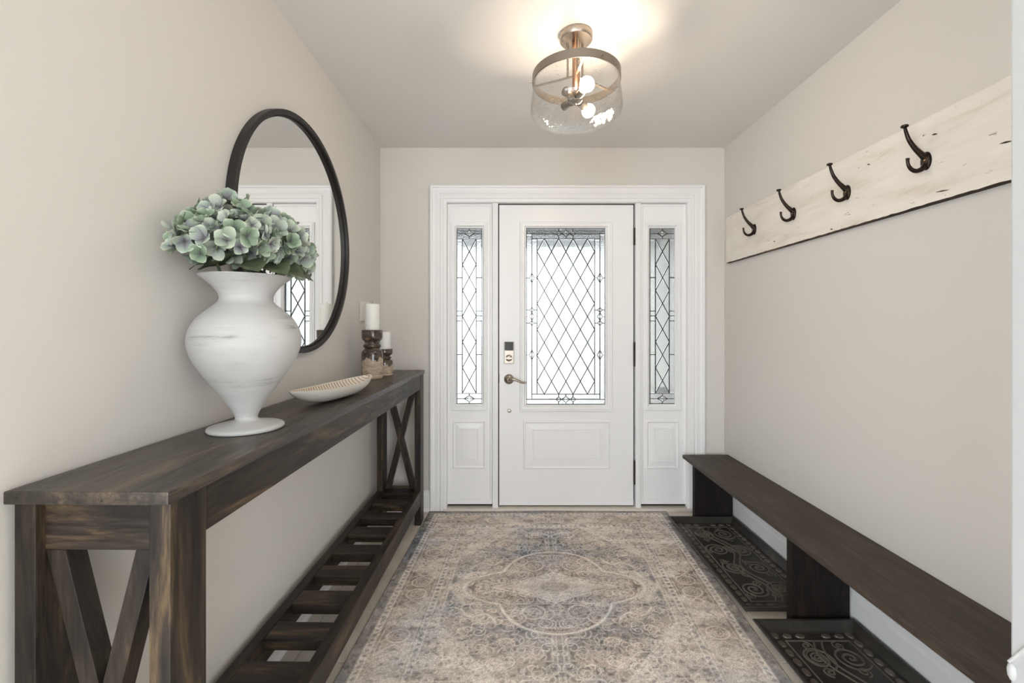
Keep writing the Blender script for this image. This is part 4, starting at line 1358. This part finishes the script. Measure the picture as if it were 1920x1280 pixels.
    img = mix(img, mix(C(slate * 0.9), C(taupe), sm(n_f, 0.45, 0.8)), (e <= EB[0]).astype(float) * 0.9)
    for ed in EB + (0.09, 0.222):
        line[:] = np.maximum(line, 0.6 * np.clip(1.4 - np.abs(e - ed) / 0.0028, 0, 1))
    mid = (EB[1] + EB[2]) / 2
    for t in np.arange(0.05, HL, 0.30):
        cx = HW - mid
        stamp(circ(cx, t, 0.045, sq=0.9), 0.0055, 0.85); stamp(circ(cx, t, 0.024), 0.004, 0.7); stamp(circ(cx, t, 0.010), 0.004, 0.6)
        for s in (-1, 1):
            stamp([(cx + 0.05 * math.sin(u * 2.6) * s, t + 0.05 + 0.11 * u) for u in np.linspace(0, 1, 14)], 0.0045, 0.75)
            stamp(circ(cx + 0.035 * s, t + 0.10, 0.022, 0.5, 5.2), 0.004, 0.7); stamp(circ(cx - 0.04 * s, t + 0.18, 0.02, -1, 3.5), 0.004, 0.7)
    for t in np.arange(0.05, HW - 0.2, 0.30):
        cy = HL - mid
        stamp(circ(t, cy, 0.045), 0.0055, 0.85); stamp(circ(t, cy, 0.024), 0.004, 0.7)
    for k in range(260):
        if rng.random() < 0.6: x, y = HW - rng.uniform(EB[1], EB[2]), rng.uniform(0, HL)
        else: x, y = rng.uniform(0, HW), HL - rng.uniform(EB[1], EB[2])
        curl(x, y, rng.uniform(0.008, 0.028), 0.0032, rng.uniform(0.3, 0.7))
    st_ = vnoise((qa, qb), 5, 2, 31)
    img = mix(img, img * 0.72, sm(st_, 0.55, 0.72) * (ogee > 0.9) * 0.8)
    rug = mix(img, C(cream), np.clip(line, 0, 1) * 0.88)
    # unfold the quadrant
    iu = np.abs(np.arange(nu + 1) - nu / 2); iv = np.abs(np.arange(nv + 1) - nv / 2)
    iu = np.minimum(iu.astype(int), qa - 1); iv = np.minimum(iv.astype(int), qb - 1)
    full = rug[np.ix_(iu, iv)]
    sh = (nu + 1, nv + 1)
    wear = vnoise(sh, 110, 5, 8); wear2 = vnoise(sh, 26, 4, 9, (2.2, 0.5)); blue = vnoise(sh, 80, 3, 12); fine = np.random.RandomState(5).rand(*sh)
    full = full * (1 - 0.28 * sm(wear, 0.35, 0.68)[..., None]) + np.array([228, 216, 204.]) * 0.28 * sm(wear, 0.35, 0.68)[..., None]
    full = full * (0.86 + 0.28 * wear2)[..., None]
    full = full + (sm(blue, 0.5, 0.75)[..., None]) * np.array([-9, -3, 4.])
    full = full * (0.90 + 0.20 * fine)[..., None]
    full = np.clip(full, 20, 250) / 255
    lin = np.where(full <= 0.04045, full / 12.92, ((full + 0.055) / 1.055) ** 2.4)
    # geometry: corners measured on the floor; slightly askew
    fl_, fr_ = np.array([-0.546, 2.925]), np.array([1.040, 2.938])
    nl_, nr_ = np.array([-0.632, 2.067 * 2 - 2.925 + 0.0]), np.array([0.966, 2.067 * 2 - 2.938 + 0.04])
    S = np.linspace(0, 1, nu + 1)[:, None, None]; T = np.linspace(0, 1, nv + 1)[None, :, None]
    near = nl_ * (1 - S) + nr_ * S; far = fl_ * (1 - S) + fr_ * S
    xy = near * (1 - T) + far * T
    z = np.full(sh, 0.0075)
    # far left corner rolls up a little against the casing
    ripple = 0.0018 * np.sin(S[..., 0] * 9 + 3 * T[..., 0]) * np.clip((T[..., 0] - 0.9) / 0.1, 0, 1)
    z += np.maximum(ripple, -0.001)
    co = np.concatenate([xy, z[..., None]], -1).reshape(-1, 3)
    nvt = (nu + 1) * (nv + 1)
    I = np.arange(nvt).reshape(nu + 1, nv + 1)
    quads = np.stack([I[:-1, :-1], I[1:, :-1], I[1:, 1:], I[:-1, 1:]], -1).reshape(-1, 4)
    # hem: skirt down to the floor
    loop = np.concatenate([I[:-1, 0], I[-1, :-1], I[::-1, -1][:-1], I[0, ::-1][:-1]])
    nb = len(loop)
    low = co[loop].copy(); low[:, 2] = 0.0005
    co = np.concatenate([co, low]); lo_i = nvt + np.arange(nb)
    sk_ = np.stack([loop, lo_i, np.roll(lo_i, -1), np.roll(loop, -1)], -1)
    quads = np.concatenate([quads, sk_])
    me = bpy.data.meshes.new('area_rug')
    me.vertices.add(len(co)); me.vertices.foreach_set('co', co.astype(np.float32).ravel())
    me.loops.add(quads.size); me.loops.foreach_set('vertex_index', quads.astype(np.int32).ravel())
    me.polygons.add(len(quads)); me.polygons.foreach_set('loop_start', (np.arange(len(quads)) * 4).astype(np.int32))
    me.update(calc_edges=True); me.validate()
    ca = me.attributes.new('Col', 'FLOAT_COLOR', 'POINT')
    colr = np.ones((len(co), 4), np.float32); colr[:nvt, :3] = lin.reshape(-1, 3); colr[nvt:, :3] = (0.12, 0.11, 0.10)
    ca.data.foreach_set('color', colr.ravel())
    wv = me.attributes.new('weave', 'FLOAT_VECTOR', 'POINT')
    wc = np.zeros((len(co), 3), np.float32)
    wc[:nvt, 0] = (np.linspace(0, 2 * HW, nu + 1)[:, None] * np.ones((1, nv + 1))).ravel()
    wc[:nvt, 1] = (np.ones((nu + 1, 1)) * np.linspace(0, 2 * HL, nv + 1)[None, :]).ravel()
    wv.data.foreach_set('vector', wc.ravel())
    o = link_mesh('area_rug', me, M['rug'])
    tag(o, 'faded taupe and grey medallion area rug on the entry floor', 'rug')
build_rug()

# ------------------------------------------------------------------ ceiling light
def build_light():
    cx, cy = 0.268, 1.80
    L = tag(empty('ceiling_light', (cx, cy, H)), 'semi-flush ceiling light with seeded glass drum and nickel ring', 'light')
    MB().lathe([(0.0, -0.001), (0.064, -0.001), (0.067, -0.004), (0.067, -0.026), (0.064, -0.030), (0.0, -0.030)], 48).build('canopy', M['fixture'], L, smooth=True)
    MB().lathe([(0.0155, -0.030), (0.0155, -0.235), (0.012, -0.240)], 24).build('stem', M['copper'], L, smooth=True)
    for k in range(3):
        a = k * 2 * PI / 3 + 0.6
        x, y = 0.036 * math.cos(a), 0.036 * math.sin(a)
        MB().tube([(x, y, -0.030), (x, y, -0.168)], 0.0045, 10).build('rod', M['fixture'], L, smooth=True)
        MB().bar((0.010 * math.cos(a), 0.010 * math.sin(a), -0.172), (0.176 * math.cos(a), 0.176 * math.sin(a), -0.172), 0.010, 0.004, (0, 0, 1)).build('spoke', M['fixture'], L)
    RR = 0.180
    rg = MB().lathe([(RR, -0.170), (RR, -0.203), (RR - 0.001, -0.204), (RR - 0.004, -0.204), (RR - 0.004, -0.170)], 96, closed=True)
    ring = rg.build('ring_band', M['fixture'], L, smooth=True)
    for k in range(3):
        a = -1.15 + k * 2 * PI / 3
        MB().tube([((RR - 0.001) * math.cos(a), (RR - 0.001) * math.sin(a), -0.187), ((RR + 0.008) * math.cos(a), (RR + 0.008) * math.sin(a), -0.187)], 0.004, 10).build('thumb_screw', M['nickel'], ring, smooth=True)
    pr = spline([(0.1735, -0.176), (0.175, -0.206), (0.181, -0.250), (0.187, -0.300), (0.185, -0.322), (0.172, -0.340), (0.140, -0.352), (0.07, -0.360), (0.0005, -0.362)], 5)
    pin = [(max(r - 0.003, 0.0004), z + (0.003 if r < 0.17 else 0.0008)) for r, z in reversed(pr)]
    MB().lathe(pr + pin, 96, closed=True).build('glass_drum', M['drum'], L, smooth=True)
    zb = -0.262
    MB().lathe([(0.0, 0.024), (0.018, 0.022), (0.026, 0.014), (0.026, -0.014), (0.018, -0.022), (0.006, -0.026), (0.005, -0.032), (0.0, -0.034)], 28, (0, 0, zb)).build('hub', M['fixture'], L, smooth=True)
    arms = [(-1.35, True), (0.95, True), (-2.3, False), (2.15, False)]
    for a, lit in arms:
        d = Vector((math.cos(a), math.sin(a), -0.06)).normalized()
        p0 = Vector((0, 0, zb)) + d * 0.020; p1 = Vector((0, 0, zb)) + d * 0.078
        s = MB().tube([p0, p0 + d * 0.012, p0 + d * 0.013, p1 - d * 0.004, p1], [0.012, 0.014, 0.0185, 0.0185, 0.0175], 20).build('socket', M['fixture'], L, smooth=True)
        if lit:
            pts = [p1 + d * t for t in (-0.004, 0.006, 0.014, 0.024, 0.034, 0.044, 0.052, 0.058, 0.0605)]
            MB().tube(pts, [0.012, 0.013, 0.017, 0.0245, 0.0285, 0.0285, 0.024, 0.014, 0.004], 20).build('bulb', M['bulb'], s, smooth=True)
build_light()
